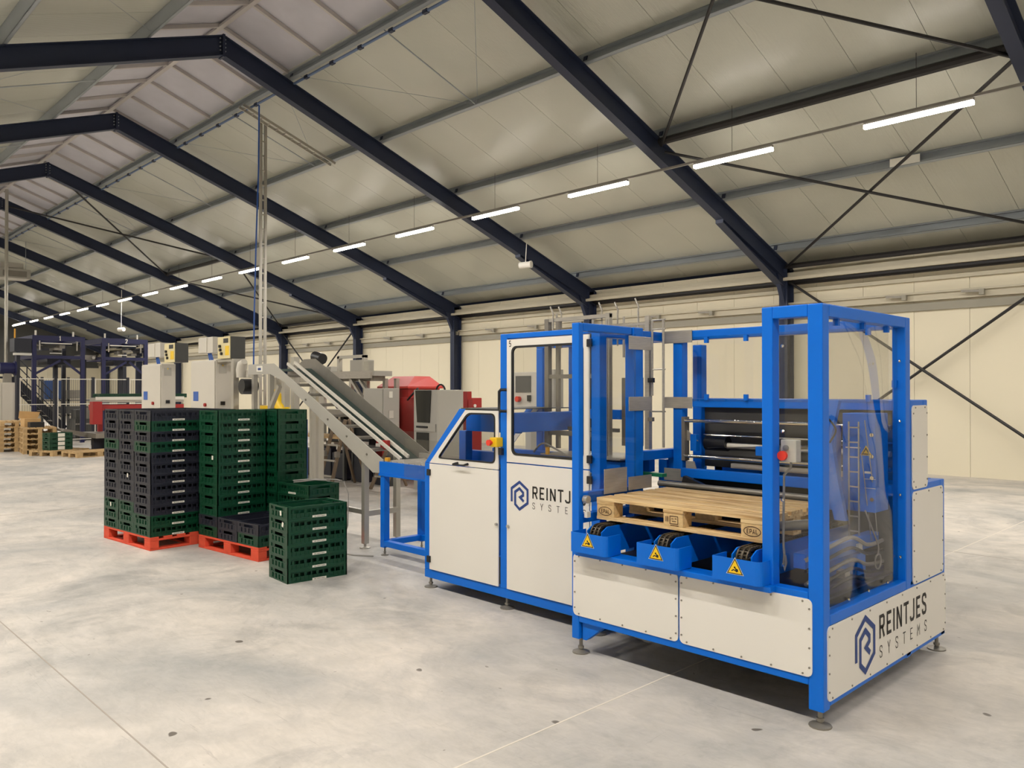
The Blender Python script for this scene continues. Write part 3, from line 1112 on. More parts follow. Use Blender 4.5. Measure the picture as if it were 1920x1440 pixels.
# drive cabinet, cable ladder and hoses behind the end guard
dc = ob('drive_cabinet', B(-2.10, -1.90, 4.92, 5.12, 1.00, 1.60), 'blue', ps, bev=0.006)
ob('warning_sign', MB().quad((-1.99, 4.918, 1.345), (-1.92, 4.918, 1.345), (-1.955, 4.918, 1.405)), 'yellow', dc)
ob('warning_sign', MB().strokes([[(-1.975, 1.353), (-1.955, 1.388), (-1.935, 1.353), (-1.975, 1.353)]], 0.007, lambda u, v: (u, 4.9165, v)), 'ink', dc)
cl = MB()
for xx in (-2.045, -1.985):
    cl.box(xx, xx + 0.008, 4.87, 4.878, 0.85, 1.55)
for i in range(8):
    cl.box(-2.045, -1.977, 4.87, 4.878, 0.88 + 0.09 * i, 0.888 + 0.09 * i)
ob('cable_ladder', cl, 'alu', ps)
for i in range(4):
    ob('cabinet_screw', MB().tube((-1.92, 4.92, 1.08 + 0.13 * i), (-1.92, 4.912, 1.08 + 0.13 * i), 0.012, 8), 'chrome', dc)
ob('cabinet_print', MB().box(-1.965, -1.925, 4.9185, 4.9195, 1.235, 1.248).box(-1.965, -1.90, 4.9185, 4.9195, 1.20, 1.203).box(-1.965, -1.90, 4.9185, 4.9195, 1.145, 1.148).box(-2.08, -1.99, 4.9185, 4.9195, 1.385, 1.392), 'label', dc)
ob('guide_post', B(-2.22, -2.14, 4.92, 5.0, 0.99, 1.52), 'blue', ps, bev=0.006)
ob('lift_arm', MB().prism([(-2.14, 1.68), (-2.07, 1.68), (-2.12, 1.45), (-2.08, 1.20), (-2.03, 0.95), (-2.10, 0.95), (-2.16, 1.20), (-2.20, 1.45)], 'xz', 4.80, 4.84), 'blue', ps)
ob('side_runner', B(-2.02, -1.95, 4.10, 5.10, 0.78, 0.86), 'blue', ps, bev=0.005)
ob('side_runner', B(-2.00, -1.92, 4.12, 5.10, 0.60, 0.66), 'navy', ps, bev=0.005)
ob('cross_member', B(-2.10, -1.92, 4.70, 4.82, 0.62, 0.78), 'blue', ps, bev=0.005)
ob('valve_block', B(-1.98, -1.93, 4.55, 4.62, 0.655, 0.70), 'inox', ps)
ob('valve_block', B(-1.98, -1.93, 4.75, 4.80, 0.79, 0.83), 'lampwhite', ps)


def hose(pts, r, mat, name='hose'):
    sm = []
    P = [Vector(p) for p in pts]
    for i in range(len(P) - 1):
        p0, p1, p2, p3 = P[max(0, i - 1)], P[i], P[i + 1], P[min(len(P) - 1, i + 2)]
        for k in range(6):
            t = k / 6
            sm.append(0.5 * ((2 * p1) + (-p0 + p2) * t + (2 * p0 - 5 * p1 + 4 * p2 - p3) * t * t + (-p0 + 3 * p1 - 3 * p2 + p3) * t ** 3))
    sm.append(P[-1])
    return MB().path(sm, r, 7)


for (dz, r, mt) in ((0.0, 0.012, 'plastic'), (0.05, 0.010, 'plastic'), (0.10, 0.012, 'inoxdark'), (0.17, 0.010, 'plastic'), (0.23, 0.012, 'hose')):
    ob('hose', hose([(-1.95, 4.10, 0.60 + dz), (-1.93, 4.35, 0.64 + dz), (-1.92, 4.62, 0.66 + dz), (-1.92, 4.85, 0.61 + dz * 0.9), (-1.93, 5.10, 0.58 + dz)], r, mt), mt, ps, smooth=True)
ring = [(-1.91, 4.98 + 0.045 * math.cos(R(a)), 0.70 + 0.045 * math.sin(R(a))) for a in range(90, 460, 30)]
ob('coiled_hose', hose([(-1.93, 4.84, 1.02), (-1.92, 4.92, 0.90), (-1.91, 4.98, 0.80)] + ring, 0.005, 'hose'), 'hose', ps, smooth=True)
ob('wire', hose([(-1.96, 4.86, 1.36), (-1.95, 4.92, 1.05), (-1.95, 4.98, 0.82)], 0.003, 'hose'), 'hose', ps)
ob('wire', hose([(-1.94, 4.86, 1.56), (-1.92, 4.92, 1.2), (-1.91, 4.97, 0.86)], 0.003, 'hose'), 'hose', ps)
ob('wire', hose([(-2.10, 4.70, 1.58), (-2.08, 4.78, 1.50), (-2.12, 4.78, 1.42)], 0.006, 'plastic'), 'plastic', ps)
for (x, y) in ((-1.84, 4.03), (-3.47, 4.03), (-1.84, 5.79), (-3.47, 4.62), (-3.47, 5.79)):
    foot(x, y, ps)

# ================================================================== THE CRATE STACKER BESIDE IT
st = thing('crate_stacker', (-4.6, 4.95, 0), 'blue framed stacker with white doors, a rounded window, and the figure 5', 'machine')
YB = 4.38
post(-4.62, YB, 0.165, 2.19, st)
post(-3.675, YB, 0.165, 2.19, st)
bar(-4.54, -3.675, YB, YB + 0.08, 2.15, 2.19, st)
bar(-5.595, -3.595, YB, YB + 0.08, 0.09, 0.165, st)
post(-5.595, YB, 0.165, 1.10, st)
# sloping tube of the infeed hood
s0, s1 = (-5.595, 1.10), (-5.125, 1.58)
tw = 0.085
ob('sloping_tube', MB().prism([(-5.595, 1.10), (-5.125, 1.585), (-5.04, 1.585), (-5.515, 1.10)], 'xz', YB, YB + 0.08), 'blue', st, bev=0.005)
bar(-5.05, -4.62, YB, YB + 0.08, 1.56, 1.585, st, mat='plastic')
# rear side
YBR = 5.20
post(-4.62, YBR, 0.10, 2.19, st)
post(-3.675, YBR, 0.10, 1.20, st)
post(-5.595, YBR, 0.10, 1.10, st)
bar(-4.54, -3.595, YBR, YBR + 0.08, 2.12, 2.19, st)
bar(-4.54, -4.05, YBR, YBR + 0.08, 1.50, 1.58, st)
bar(-5.595, -3.595, YBR, YBR + 0.08, 0.09, 0.165, st)
ob('sloping_tube', MB().prism([(-5.595, 1.10), (-5.125, 1.585), (-5.04, 1.585), (-5.515, 1.10)], 'xz', YBR, YBR + 0.08), 'blue', st, bev=0.005)
ob('sloping_panel', MB().prism([(-5.50, 1.10), (-5.04, 1.57), (-4.98, 1.57), (-5.44, 1.10)], 'xz', YBR - 0.012, YBR - 0.002), 'white', st)
for x in (-4.62, -3.675):
    bar(x, x + 0.08, YB + 0.08, YBR, 2.12, 2.19, st)
    bar(x, x + 0.08, YB + 0.08, YBR, 0.09, 0.165, st)
bar(-5.595, -5.515, YB + 0.08, YBR, 0.09, 0.165, st)
bar(-5.595, -5.515, YB + 0.08, YBR, 1.02, 1.10, st)
bar(-4.62, -4.54, YB + 0.08, YBR, 1.40, 1.56, st)
post(-5.01, YBR, 0.165, 2.12, st)
bar(-5.01, -4.62, YBR, YBR + 0.08, 2.12, 2.19, st)
ob('hood_board', B(-5.29, -4.63, 4.60, 4.64, 1.385, 1.55), 'blue', st, bev=0.004)
post(-5.385, 4.60, 0.9, 1.385, st, name='hood_post', wx=0.09)
bar(-5.5, -3.70, 4.75, 4.83, 1.10, 1.20, st)
bar(-5.5, -3.70, 5.11, 5.19, 1.10, 1.20, st)
bar(-3.59, -3.525, 4.80, 5.30, 1.22, 1.29, st)
bar(-3.60, -3.52, 5.22, 5.30, 0.62, 1.22, st)
ob('added_shade_plate', B(-5.58, -3.61, YB + 0.01, YBR + 0.07, 0.150, 0.158), 'void', st)  # added here too, to deepen the shadow under the stacker
ob('infeed_bed', B(-5.58, -3.70, 4.86, 5.10, 1.03, 1.05), 'belt', st)
ob('green_belt', B(-4.30, -3.50, 5.0, 5.06, 1.085, 1.11), 'greenbelt', st)
ob('stainless_tray', B(-4.5, -3.68, 4.72, 5.19, 1.215, 1.225), 'inox', st)
ob('hood_top', B(-5.10, -4.62, YB + 0.0, YBR + 0.08, 1.585, 1.592), 'darkboard', st)
ob('side_board', B(-5.58, -4.62, YBR + 0.085, YBR + 0.09, 0.165, 1.02), 'white', st)
# white doors
ld = ob('lower_door', MB().prism(rrect(-5.512, -4.632, 0.172, 1.098, 0.004), 'xz', YB - 0.012, YB - 0.001), 'white', st)
# hood door: sloping outline with a glazed opening
outer = [(-5.512, 1.105), (-4.632, 1.105), (-4.632, 1.575), (-5.035, 1.575)]
inner = [(-5.405, 1.15), (-4.665, 1.15), (-4.665, 1.555), (-5.005, 1.555)]


def soft(pts, r, k=4):
    out = []
    n = len(pts)
    for i in range(n):
        p, a, b = Vector(pts[i]), Vector(pts[i - 1]), Vector(pts[(i + 1) % n])
        d1, d2 = (a - p).normalized(), (b - p).normalized()
        for j in range(k + 1):
            t = j / k
            q0, q1 = p + d1 * r, p + d2 * r
            out.append(tuple(q0 * (1 - t) ** 2 + p * 2 * t * (1 - t) + q1 * t ** 2))
    return out


def rep(pts, k=4):
    return [p for p in pts for _ in range(k + 1)]


hd = ob('hood_door', MB().ring(rep(outer), soft(inner, 0.05), 'xz', YB - 0.012, YB - 0.001), 'white', st)
def shrink(loop, d):
    c = Vector((sum(p[0] for p in loop) / len(loop), sum(p[1] for p in loop) / len(loop)))
    return [tuple(Vector(p) + (c - Vector(p)).normalized() * d) for p in loop]
il = soft(inner, 0.05)
ob('window_seal', MB().ring(il, shrink(il, 0.016), 'xz', YB - 0.015, YB + 0.001), 'rubber', hd)
ob('window_pane', MB().prism(shrink(il, 0.012), 'xz', YB - 0.008, YB - 0.004), 'smoke', hd)
gr = MB().path([(-5.13, YB - 0.012, 1.125), (-5.13, YB - 0.06, 1.118), (-5.0, YB - 0.06, 1.118), (-5.0, YB - 0.012, 1.125)], 0.012, 8)
ob('door_handle', gr, 'plastic', hd)
# right door pair
DX0, DX1 = -4.532, -3.683
up = ob('upper_door', MB().ring(square_for(DX0, DX1, 1.175, 2.142), rrect(DX0 + 0.052, DX1 - 0.052, 1.232, 2.088, 0.05), 'xz', YB - 0.012, YB - 0.001), 'white', st)
wl2 = rrect(DX0 + 0.052, DX1 - 0.052, 1.232, 2.088, 0.05)
wl3 = rrect(DX0 + 0.068, DX1 - 0.068, 1.248, 2.072, 0.04)
ob('window_seal', MB().ring(wl2, wl3, 'xz', YB - 0.015, YB + 0.001), 'rubber', up)
ob('window_pane', MB().prism(wl3, 'xz', YB - 0.008, YB - 0.004), 'pane', up)
write('figure', '5', up, 'ink', 0.05, 0.13, lambda u, v: (-4.505 + u, YB - 0.0135, 2.083 + v))
ob('door_handle', MB().path([(-4.535, YB - 0.012, 1.745), (-4.56, YB - 0.05, 1.745), (-4.575, YB - 0.055, 1.73), (-4.575, YB - 0.055, 1.59), (-4.56, YB - 0.05, 1.575), (-4.535, YB - 0.012, 1.575)], 0.012, 8), 'plastic', up, smooth=True)
lo = ob('lower_door', MB().prism(rrect(DX0, DX1, 0.172, 1.165, 0.004), 'xz', YB - 0.012, YB - 0.001), 'white', st)
ff = lambda u, v: (u, YB - 0.0135, v)
emblem(lo, -4.388, 0.920, 0.186, 0.226, ff)
write('lettering', 'REINTJES', lo, 'ink', 0.093, 0.15, lambda u, v: (-4.250 + u, YB - 0.0135, 0.912 + v), 0.155, 0.537)
write('lettering', 'SYSTEMS', lo, 'ink', 0.052, 0.085, lambda u, v: (-4.250 + u, YB - 0.0135, 0.831 + v), 0.80, 0.537)
for (p, x, z) in ((ld, -4.648, 0.668), (lo, -4.515, 0.668)):
    ob('door_lock', MB().tube((x, YB - 0.012, z), (x, YB - 0.026, z), 0.012, 12), 'inox', p, smooth=True)
hin = B(-0.022, 0.022, -0.012, 0.004, -0.028, 0.028).mesh('hinge', 'plastic', bev=0.003)
for (x, z) in ((-5.515, 1.02), (-5.515, 0.26), (-3.675, 2.08), (-3.675, 1.247), (-3.675, 1.10), (-3.675, 0.30)):
    put('hinge', hin, st, Vector((x, YB - 0.014, z)) - wloc(st))
sb = ob('stop_box', B(-4.665, -4.585, YB - 0.075, YB - 0.001, 1.29, 1.365), 'yellow', st, bev=0.008)
ob('stop_button', MB().tube((-4.64, YB - 0.075, 1.325), (-4.64, YB - 0.11, 1.325), 0.012, 12).tube((-4.64, YB - 0.095, 1.325), (-4.64, YB - 0.115, 1.325), 0.024, 16), 'estop', sb, smooth=True)
ob('lock_switch', B(-4.615, -4.575, YB - 0.03, YB - 0.001, 1.225, 1.28), 'navydark', st, bev=0.004)
for x in (-5.555, -4.58, -3.64):
    foot(x, YB + 0.04, st)
    foot(x, YBR + 0.04, st)
# stainless lifting gear
lg = ob('lift_mast', MB().box(-4.70, -4.655, 4.98, 5.025, 1.25, 2.35).box(-4.575, -4.545, 4.99, 5.02, 1.25, 2.36), 'inoxdark', st)
ob('lift_mast', MB().box(-4.03, -3.99, 4.98, 5.02, 1.22, 2.36), 'inox', st)
ob('lift_mast', MB().box(-3.645, -3.605, 4.98, 5.02, 1.29, 2.31), 'inox', st)
ob('lift_beam', B(-4.70, -3.99, 4.985, 5.015, 2.325, 2.355), 'inox', st)
ob('lift_beam', B(-3.99, -3.60, 4.99, 5.01, 2.245, 2.265), 'inox', st)
ob('lift_beam', B(-4.70, -4.00, 4.985, 5.015, 1.84, 1.875), 'inoxdark', st)
ob('lift_beam', B(-4.70, -4.00, 4.985, 5.015, 1.36, 1.40), 'inoxdark', st)
ob('lift_beam', B(-4.70, -4.00, 5.10, 5.13, 1.40, 1.43), 'inoxdark', st)
for (x, y, z0, z1) in ((-3.59, 5.0, 1.70, 2.27), (-3.487, 5.0, 1.31, 2.28), (-4.62, 5.05, 1.25, 2.40), (-3.86, 5.0, 2.0, 2.32), (-3.95, 4.9, 1.22, 2.30), (-4.05, 4.85, 1.22, 2.30), (-3.80, 5.1, 1.22, 2.25)):
    ob('guide_rod', MB().tube((x, y, z0), (x, y, z1), 0.010, 10), 'inox', st, smooth=True)
for z in (2.275, 2.205, 1.90, 1.58):
    ob('guide_rod', MB().tube((-3.60, 5.0, z), (-3.47, 5.0, z), 0.006, 8), 'inox', st)
for (x, y) in ((-3.72, 5.0), (-4.60, 4.98), (-4.56, 5.04), (-4.10, 5.02), (-4.0, 5.1)):
    ob('hook_rod', MB().path([(x, y, 2.10), (x, y, 2.36), (x + 0.004, y, 2.39), (x - 0.012, y, 2.42), (x - 0.03, y, 2.455)], 0.007, 8), 'inox', st, smooth=True)
ob('sensor_block', B(-3.61, -3.565, 4.97, 5.0, 1.80, 1.835), 'plastic', st)
ob('sensor_block', B(-3.61, -3.57, 4.97, 5.0, 1.505, 1.535), 'inoxdark', st)
ob('lift_motor', MB().tube((-3.86, 5.12, 1.86), (-3.86, 5.12, 2.10), 0.06, 14), 'plastic', st, smooth=True)
ob('lift_carriage', B(-3.92, -3.78, 5.05, 5.15, 1.30, 1.84), 'inoxdark', st)
ob('air_line', hose([(-4.7, 4.85, 1.22), (-4.55, 4.80, 1.30), (-4.40, 4.80, 1.26), (-4.28, 4.80, 1.21)], 0.008, 'hose'), 'hose', st, smooth=True)
ob('air_fitting', MB().tube((-4.42, 4.72, 1.22), (-4.42, 4.72, 1.28), 0.018, 8), 'amber', st)
# operator screen on its own stalk behind
hm = thing('operator_panel', (-5.75, 5.85, 0), 'pale operator panel with grey screen behind the rounded window', 'control panel')
ob('panel_box', B(-5.95, -5.62, 5.84, 5.95, 1.56, 1.93), 'cab', hm, bev=0.006)
ob('panel_side', B(-5.61, -5.40, 5.86, 6.0, 1.56, 1.95), 'grey', hm)
ob('screen', B(-5.92, -5.70, 5.832, 5.84, 1.72, 1.89), 'screen', hm)
ob('stop_button', MB().tube((-5.87, 5.84, 1.65), (-5.87, 5.80, 1.65), 0.03, 14), 'estop', hm, smooth=True)
ob('key_switch', B(-5.74, -5.70, 5.82, 5.84, 1.63, 1.69), 'plastic', hm)
ob('stalk', B(-5.80, -5.72, 5.86, 5.94, 0.0, 1.56), 'grey', hm)

# ------------------------------------------------------------------ blue infeed table
tb = thing('infeed_table', (-6.3, 5.2, 0), 'open blue roller table between the sloping conveyor and the stacker', 'conveyor table')
for (x, y) in ((-6.99, 4.88), (-6.99, 5.37)):
    ob('leg', B(x, x + 0.07, y, y + 0.07, 0.085, 0.86), 'blue', tb, bev=0.005)
    o = put('levelling_foot', foot_me, tb, Vector((x + 0.035, y + 0.035, 0)) - wloc(tb))
    o.scale = (0.7, 0.7, 0.9)
ob('side_plate', B(-7.01, -5.61, 4.88, 4.90, 0.845, 0.99), 'blue', tb, bev=0.003)
ob('side_plate', B(-7.01, -5.61, 5.42, 5.44, 0.845, 0.99), 'blue', tb, bev=0.003)
ob('side_lip', B(-7.01, -5.61, 4.87, 4.95, 0.84, 0.86), 'blue', tb)
ob('end_rail', B(-6.99, -6.92, 4.95, 5.37, 0.10, 0.16), 'blue', tb, bev=0.004)
ob('stretcher', B(-6.92, -5.61, 4.88, 4.95, 0.10, 0.16), 'blue', tb, bev=0.004)
ob('stretcher', B(-6.92, -5.61, 5.37, 5.44, 0.10, 0.16), 'blue', tb, bev=0.004)
for i in range(13):
    x = -6.92 + 0.1 * i
    ob('roller', MB().tube((x, 4.90, 0.975), (x, 5.42, 0.975), 0.024, 10), 'inox', tb, smooth=True)
ob('guide_rail', B(-7.0, -5.7, 5.40, 5.415, 1.0, 1.05), 'inox', tb)
ob('clear_guard', B(-6.55, -5.62, 4.862, 4.866, 0.86, 1.25), 'pane', tb)
ob('beacon', MB().tube((-6.93, 4.93, 0.995), (-6.93, 4.93, 1.03), 0.03, 12), 'amber', tb, smooth=True)

# ------------------------------------------------------------------ inclined conveyor
iv = thing('inclined_conveyor', (-8.4, 5.2, 0), 'grey inclined belt conveyor coming down to the blue table', 'conveyor')
for y in (4.92, 5.50):
    prof = [(-10.11, 2.085), (-9.41, 2.085), (-7.0, 1.0), (-7.02, 0.86), (-7.19, 0.855), (-9.16, 1.86), (-9.50, 1.95), (-10.11, 1.95)]
    ob('side_plate', MB().prism(prof, 'xz', y, y + 0.012), 'inoxdark' if y > 5 else 'grey', iv)
for (ya_, yb_) in ((4.935, 5.01), (5.30, 5.47)):
    ob('belt', MB().prism([(-10.05, 2.03), (-9.42, 2.03), (-7.05, 0.96), (-7.07, 0.93), (-9.43, 2.0), (-10.05, 2.0)], 'xz', ya_, yb_), 'belt', iv)
for k in range(9):
    xk = -9.3 + 0.27 * k
    ob('belt_roller', MB().tube((xk, 4.94, 1.93 - (xk + 9.3) * 0.45), (xk, 5.49, 1.93 - (xk + 9.3) * 0.45), 0.02, 8), 'inoxdark', iv)
for (y, dz) in ((5.17, 0.03), (5.27, 0.05)):
    ob('guide_rail', MB().beam((-9.50, y, 2.06 + dz), (-7.02, y, 0.965 + dz), 0.025, 0.035), 'film', iv)
ob('side_guard', MB().prism([(-9.90, 2.05), (-9.66, 2.16), (-9.36, 2.16), (-6.90, 1.03), (-6.98, 0.95)], 'xz', 5.495, 5.50), 'inoxdark', iv)
for (x, y) in ((-7.42, 4.98), (-7.52, 5.48)):
    ob('leg', B(x - 0.03, x + 0.03, y - 0.03, y + 0.03, 0.05, 1.0), 'alu', iv)
    ob('leg_foot', MB().lathe([(0.06, 0), (0.06, 0.01), (0.015, 0.02), (0.015, 0.06)], (x, y, 0), 12), 'inox', iv)
ob('leg_brace', B(-7.50, -7.45, 5.0, 5.46, 0.34, 0.40), 'alu', iv)
ob('leg_brace', B(-9.0, -7.45, 5.0, 5.05, 0.36, 0.41), 'alu', iv)
for (x, y) in ((-10.0, 4.96), (-9.82, 5.45), (-9.55, 4.96), (-9.35, 5.45)):
    ob('leg', B(x - 0.03, x + 0.03, y - 0.03, y + 0.03, 0.0, 1.96), 'alu', iv)
ob('leg_strut', MB().beam((-9.30, 4.95, 1.80), (-9.75, 4.95, 1.25), 0.05, 0.05), 'alu', iv)
ob('type_plate', B(-9.86, -9.70, 4.915, 4.92, 1.985, 2.06), 'label', iv)
ob('type_print', B(-9.82, -9.74, 4.913, 4.915, 2.005, 2.035), 'navyink', iv)
ob('drive_motor', MB().tube((-10.15, 5.05, 1.80), (-10.15, 4.85, 1.80), 0.09, 16), 'plastic', iv, smooth=True)
ob('drive_motor', MB().tube((-9.55, 5.60, 2.20), (-9.35, 5.60, 2.16), 0.07, 14), 'plastic', iv, smooth=True)
for i, xx in enumerate((-8.6, -8.1, -7.7, -7.3)):
    zz = 1.0 + (-7.0 - xx) * 0.45 - 0.09
    ob('side_bolt', MB().tube((xx, 4.92, zz), (xx, 4.912, zz), 0.012, 8), 'inoxdark', iv)
ob('red_stop', B(-7.45, -7.32, 5.2, 5.24, 1.08, 1.18), 'red', iv)

# ================================================================== PALLETS
def euro_pallet(x0, y0, z0, label, cat='pallet', wood='wood', blk='woodblk', marks=True, name='wooden_pallet'):
    """1200 x 800, long side along X; boards and blocks are parts"""
    p = thing(name, (x0 + 0.6, y0 + 0.4, z0), label, cat)
    zt = z0 + 0.144

    def bd(nm, a, b, c, d, e, f, mt):
        return ob(nm, B(a, b, c, d, e, f), mt, p, bev=0.003)
    for (ya, yb) in ((0, 0.10), (0.35, 0.45), (0.70, 0.80)):
        bd('skid_board', x0, x0 + 1.2, y0 + ya, y0 + yb, z0, z0 + 0.022, wood)
    for (xa, xb) in ((0, 0.145), (0.5275, 0.6725), (1.055, 1.2)):
        for (ya, yb) in ((0, 0.10), (0.35, 0.45), (0.70, 0.80)):
            bd('block', x0 + xa + 0.002, x0 + xb - 0.002, y0 + ya + 0.002, y0 + yb - 0.002, z0 + 0.022, z0 + 0.100, blk)
        bd('cross_board', x0 + xa, x0 + xb, y0, y0 + 0.8, z0 + 0.100, z0 + 0.122, wood)
    for (ya, yb) in ((0, 0.145), (0.185, 0.285), (0.3275, 0.4725), (0.515, 0.615), (0.655, 0.80)):
        bd('deck_board', x0, x0 + 1.2, y0 + ya, y0 + yb, z0 + 0.122, zt, wood)
    if marks:
        yf = y0 + 0.0008
        for (cx, kind) in ((0.0725, 'E'), (0.6, 'U'), (1.1275, 'E')):
            cx += x0
            cz = z0 + 0.058
            if kind == 'E':
                el = [(cx + 0.052 * math.cos(R(a)), cz + 0.027 * math.sin(R(a))) for a in range(0, 361, 15)]
                ob('stamp', MB().strokes([el], 0.005, lambda u, v: (u, yf, v)), 'stampink', p)
                write('stamp', 'EPAL', p, 'stampink', 0.026, 0.17, lambda u, v: (cx - 0.034 + u, yf, cz - 0.013 + v), 0.14, 0.068)
            else:
                g = MB().strokes([[(cx - 0.022, cz - 0.02), (cx + 0.035, cz - 0.02), (cx + 0.035, cz + 0.026), (cx - 0.022, cz + 0.026), (cx - 0.022, cz - 0.02)], [(cx - 0.012, cz + 0.01), (cx + 0.005, cz + 0.01)], [(cx + 0.012, cz + 0.012), (cx + 0.026, cz + 0.012)], [(cx - 0.008, cz - 0.004), (cx + 0.022, cz - 0.004)], [(cx - 0.052, cz - 0.01), (cx - 0.052, cz + 0.022)], [(cx - 0.044, cz - 0.01), (cx - 0.044, cz + 0.022)], [(cx - 0.036, cz - 0.01), (cx - 0.036, cz + 0.022)], [(cx - 0.02, cz - 0.03), (cx + 0.04, cz - 0.03)]], 0.0045, lambda u, v: (u, yf, v))
                ob('stamp', g, 'stampink', p)
    return p


M['stampink'] = pm('burnt_stamp', (84, 56, 34), 0.8)
euro_pallet(-3.385, 4.09, 0.8885, 'clean pine pallet stamped on its blocks, lying on the chains of the blue machine')


def red_pallet(x, y, rot, label):
    """1200 x 1000 with a board all round the bottom; local origin at the front corner on the side of the machine"""
    p = thing('red_pallet', (x, y, 0), label, 'pallet', 'red painted pallets under the crates')
    p.rotation_euler = (0, 0, R(rot))

    def bd(nm, a, b, c, d, e, f):
        o = put(nm, B(a, b, c, d, e, f).mesh(nm, 'redpal', bev=0.004), p)
        return o
    W, D = 1.2, 1.0
    for (c, d) in ((0, 0.10), (0.45, 0.55), (0.90, 1.0)):
        bd('skid_board', -W, 0, c, d, 0, 0.022)
    for (a, b) in ((-W, -W + 0.1), (-0.1, 0)):
        for (c, d) in ((0.10, 0.45), (0.55, 0.90)):
            bd('skid_board', a, b, c, d, 0, 0.022)
    for (a, b) in ((-W, -W + 0.14), (-0.67, -0.53), (-0.14, 0)):
        for (c, d) in ((0, 0.10), (0.45, 0.55), (0.90, 1.0)):
            bd('block', a, b, c, d, 0.022, 0.100)
        bd('cross_board', a, b, 0, D, 0.100, 0.122)
    n = 7
    for i in range(n):
        bd('deck_board', -W, 0, i * (D - 0.1) / (n - 1), i * (D - 0.1) / (n - 1) + 0.10, 0.122, 0.144)
    return p


# ================================================================== CRATES
CP = 0.1147


def crate_mesh(mat):
    """low vented crate 400 x 600, open top"""
    mb = MB()
    a, b, h = 0.1982, 0.2982, CP - 0.0008
    e = 0.012
    # inner skin added behind the slots so that they look dark
    for s in (-1, 1):
        mb.box(*sorted((s * (a - 0.075), s * (a - 0.078))), -b + 0.012, b - 0.012, 0.012, h - 0.012)
        mb.box(-a + 0.012, a - 0.012, *sorted((s * (b - 0.085), s * (b - 0.088))), 0.012, h - 0.012)
    # floor
    mb.box(-a + 0.02, a - 0.02, -b + 0.02, b - 0.02, 0.006, 0.012)
    # rims
    for s in (-1, 1):
        for (z0, z1, o) in ((0.0, 0.014, 0), (h - 0.016, h, 0)):
            x0, x1 = sorted((s * a, s * (a - e)))
            mb.box(x0, x1, -b, b, z0, z1)
            y0, y1 = sorted((s * b, s * (b - e)))
            mb.box(-a, a, y0, y1, z0, z1)
        # long sides: corner panel, ribs, slots
        xo, xi = s * a, s * (a - 0.010)
        x0, x1 = sorted((xo, xi))
        xr0, xr1 = sorted((s * (a - 0.006), s * (a - 0.009)))
        for t in (-1, 1):
            y0, y1 = sorted((t * b, t * (b - 0.035)))
            mb.box(x0, x1, y0, y1, 0.014, h - 0.016)
        mb.box(xr0, xr1, -b + 0.035, b - 0.035, 0.014, 0.050)
        mb.box(xr0, xr1, -b + 0.035, b - 0.035, 0.086, h - 0.016)
        for k in range(9):
            y = -b + 0.06 + k * (2 * b - 0.12) / 8
            wd = 0.006 if k % 2 else 0.012
            mb.box(xr0, xr1, y - wd, y + wd, 0.050, 0.086)
        mb.box(x0, x1, -b + 0.035, b - 0.035, 0.046, 0.051)
        mb.box(x0, x1, -b + 0.035, b - 0.035, 0.085, 0.089)
        for k in range(13):
            y = -b + 0.05 + k * (2 * b - 0.1) / 12
            mb.box(x0, x1, y - 0.003, y + 0.003, 0.014, 0.046)
        # short sides: hand hole over four ribbed fields
        yo, yi = s * b, s * (b - 0.012)
        y0, y1 = sorted((yo, yi))
        yr0, yr1 = sorted((s * (b - 0.008), s * (b - 0.011)))
        for t in (-1, 1):
            xx0, xx1 = sorted((t * a, t * (a - 0.045)))
            mb.box(xx0, xx1, y0, y1, 0.014, h - 0.016)
        mb.box(-a + 0.045, a - 0.045, yr0, yr1, 0.014, 0.064)
        mb.box(-a + 0.045, a - 0.045, y0, y1, 0.060, 0.068)
        for k in range(5):
            x = -a + 0.06 + k * (2 * a - 0.12) / 4
            mb.box(x - 0.012, x + 0.012, y0, y1, 0.014, 0.060)
        for t in (-1, 1):
            xx0, xx1 = sorted((t * (a - 0.045), t * 0.085))
            mb.box(xx0, xx1, yr0, yr1, 0.068, h - 0.016)
    return mb.mesh('crate', mat)


CR = {'g': crate_mesh('green'), 'd': crate_mesh('dark')}
lab_me = {}
for s in (1, -1):
    x0, x1 = sorted((s * 0.1984, s * 0.1994))
    lab_me[s] = MB().box(x0, x1, -0.055, 0.085, 0.001, 0.021).mesh('label_strip', 'label')
    pr_mb = MB()
    xp = s * 0.1999
    for k in range(8):
        y = -0.035 + k * 0.014
        pr_mb.box(*sorted((xp, xp - s * 0.0008)), y, y + 0.010 - 0.004 * (k % 3 == 1), 0.008, 0.0135)
    lab_me[-s if False else ('p', s)] = pr_mb.mesh('label_print', 'ink')
tag_me = MB().box(-0.016, 0.016, -0.0012, -0.0003, -0.022, 0.022).mesh('torn_sticker', 'label')
WORDS = {'g': 'green', 'd': 'charcoal'}


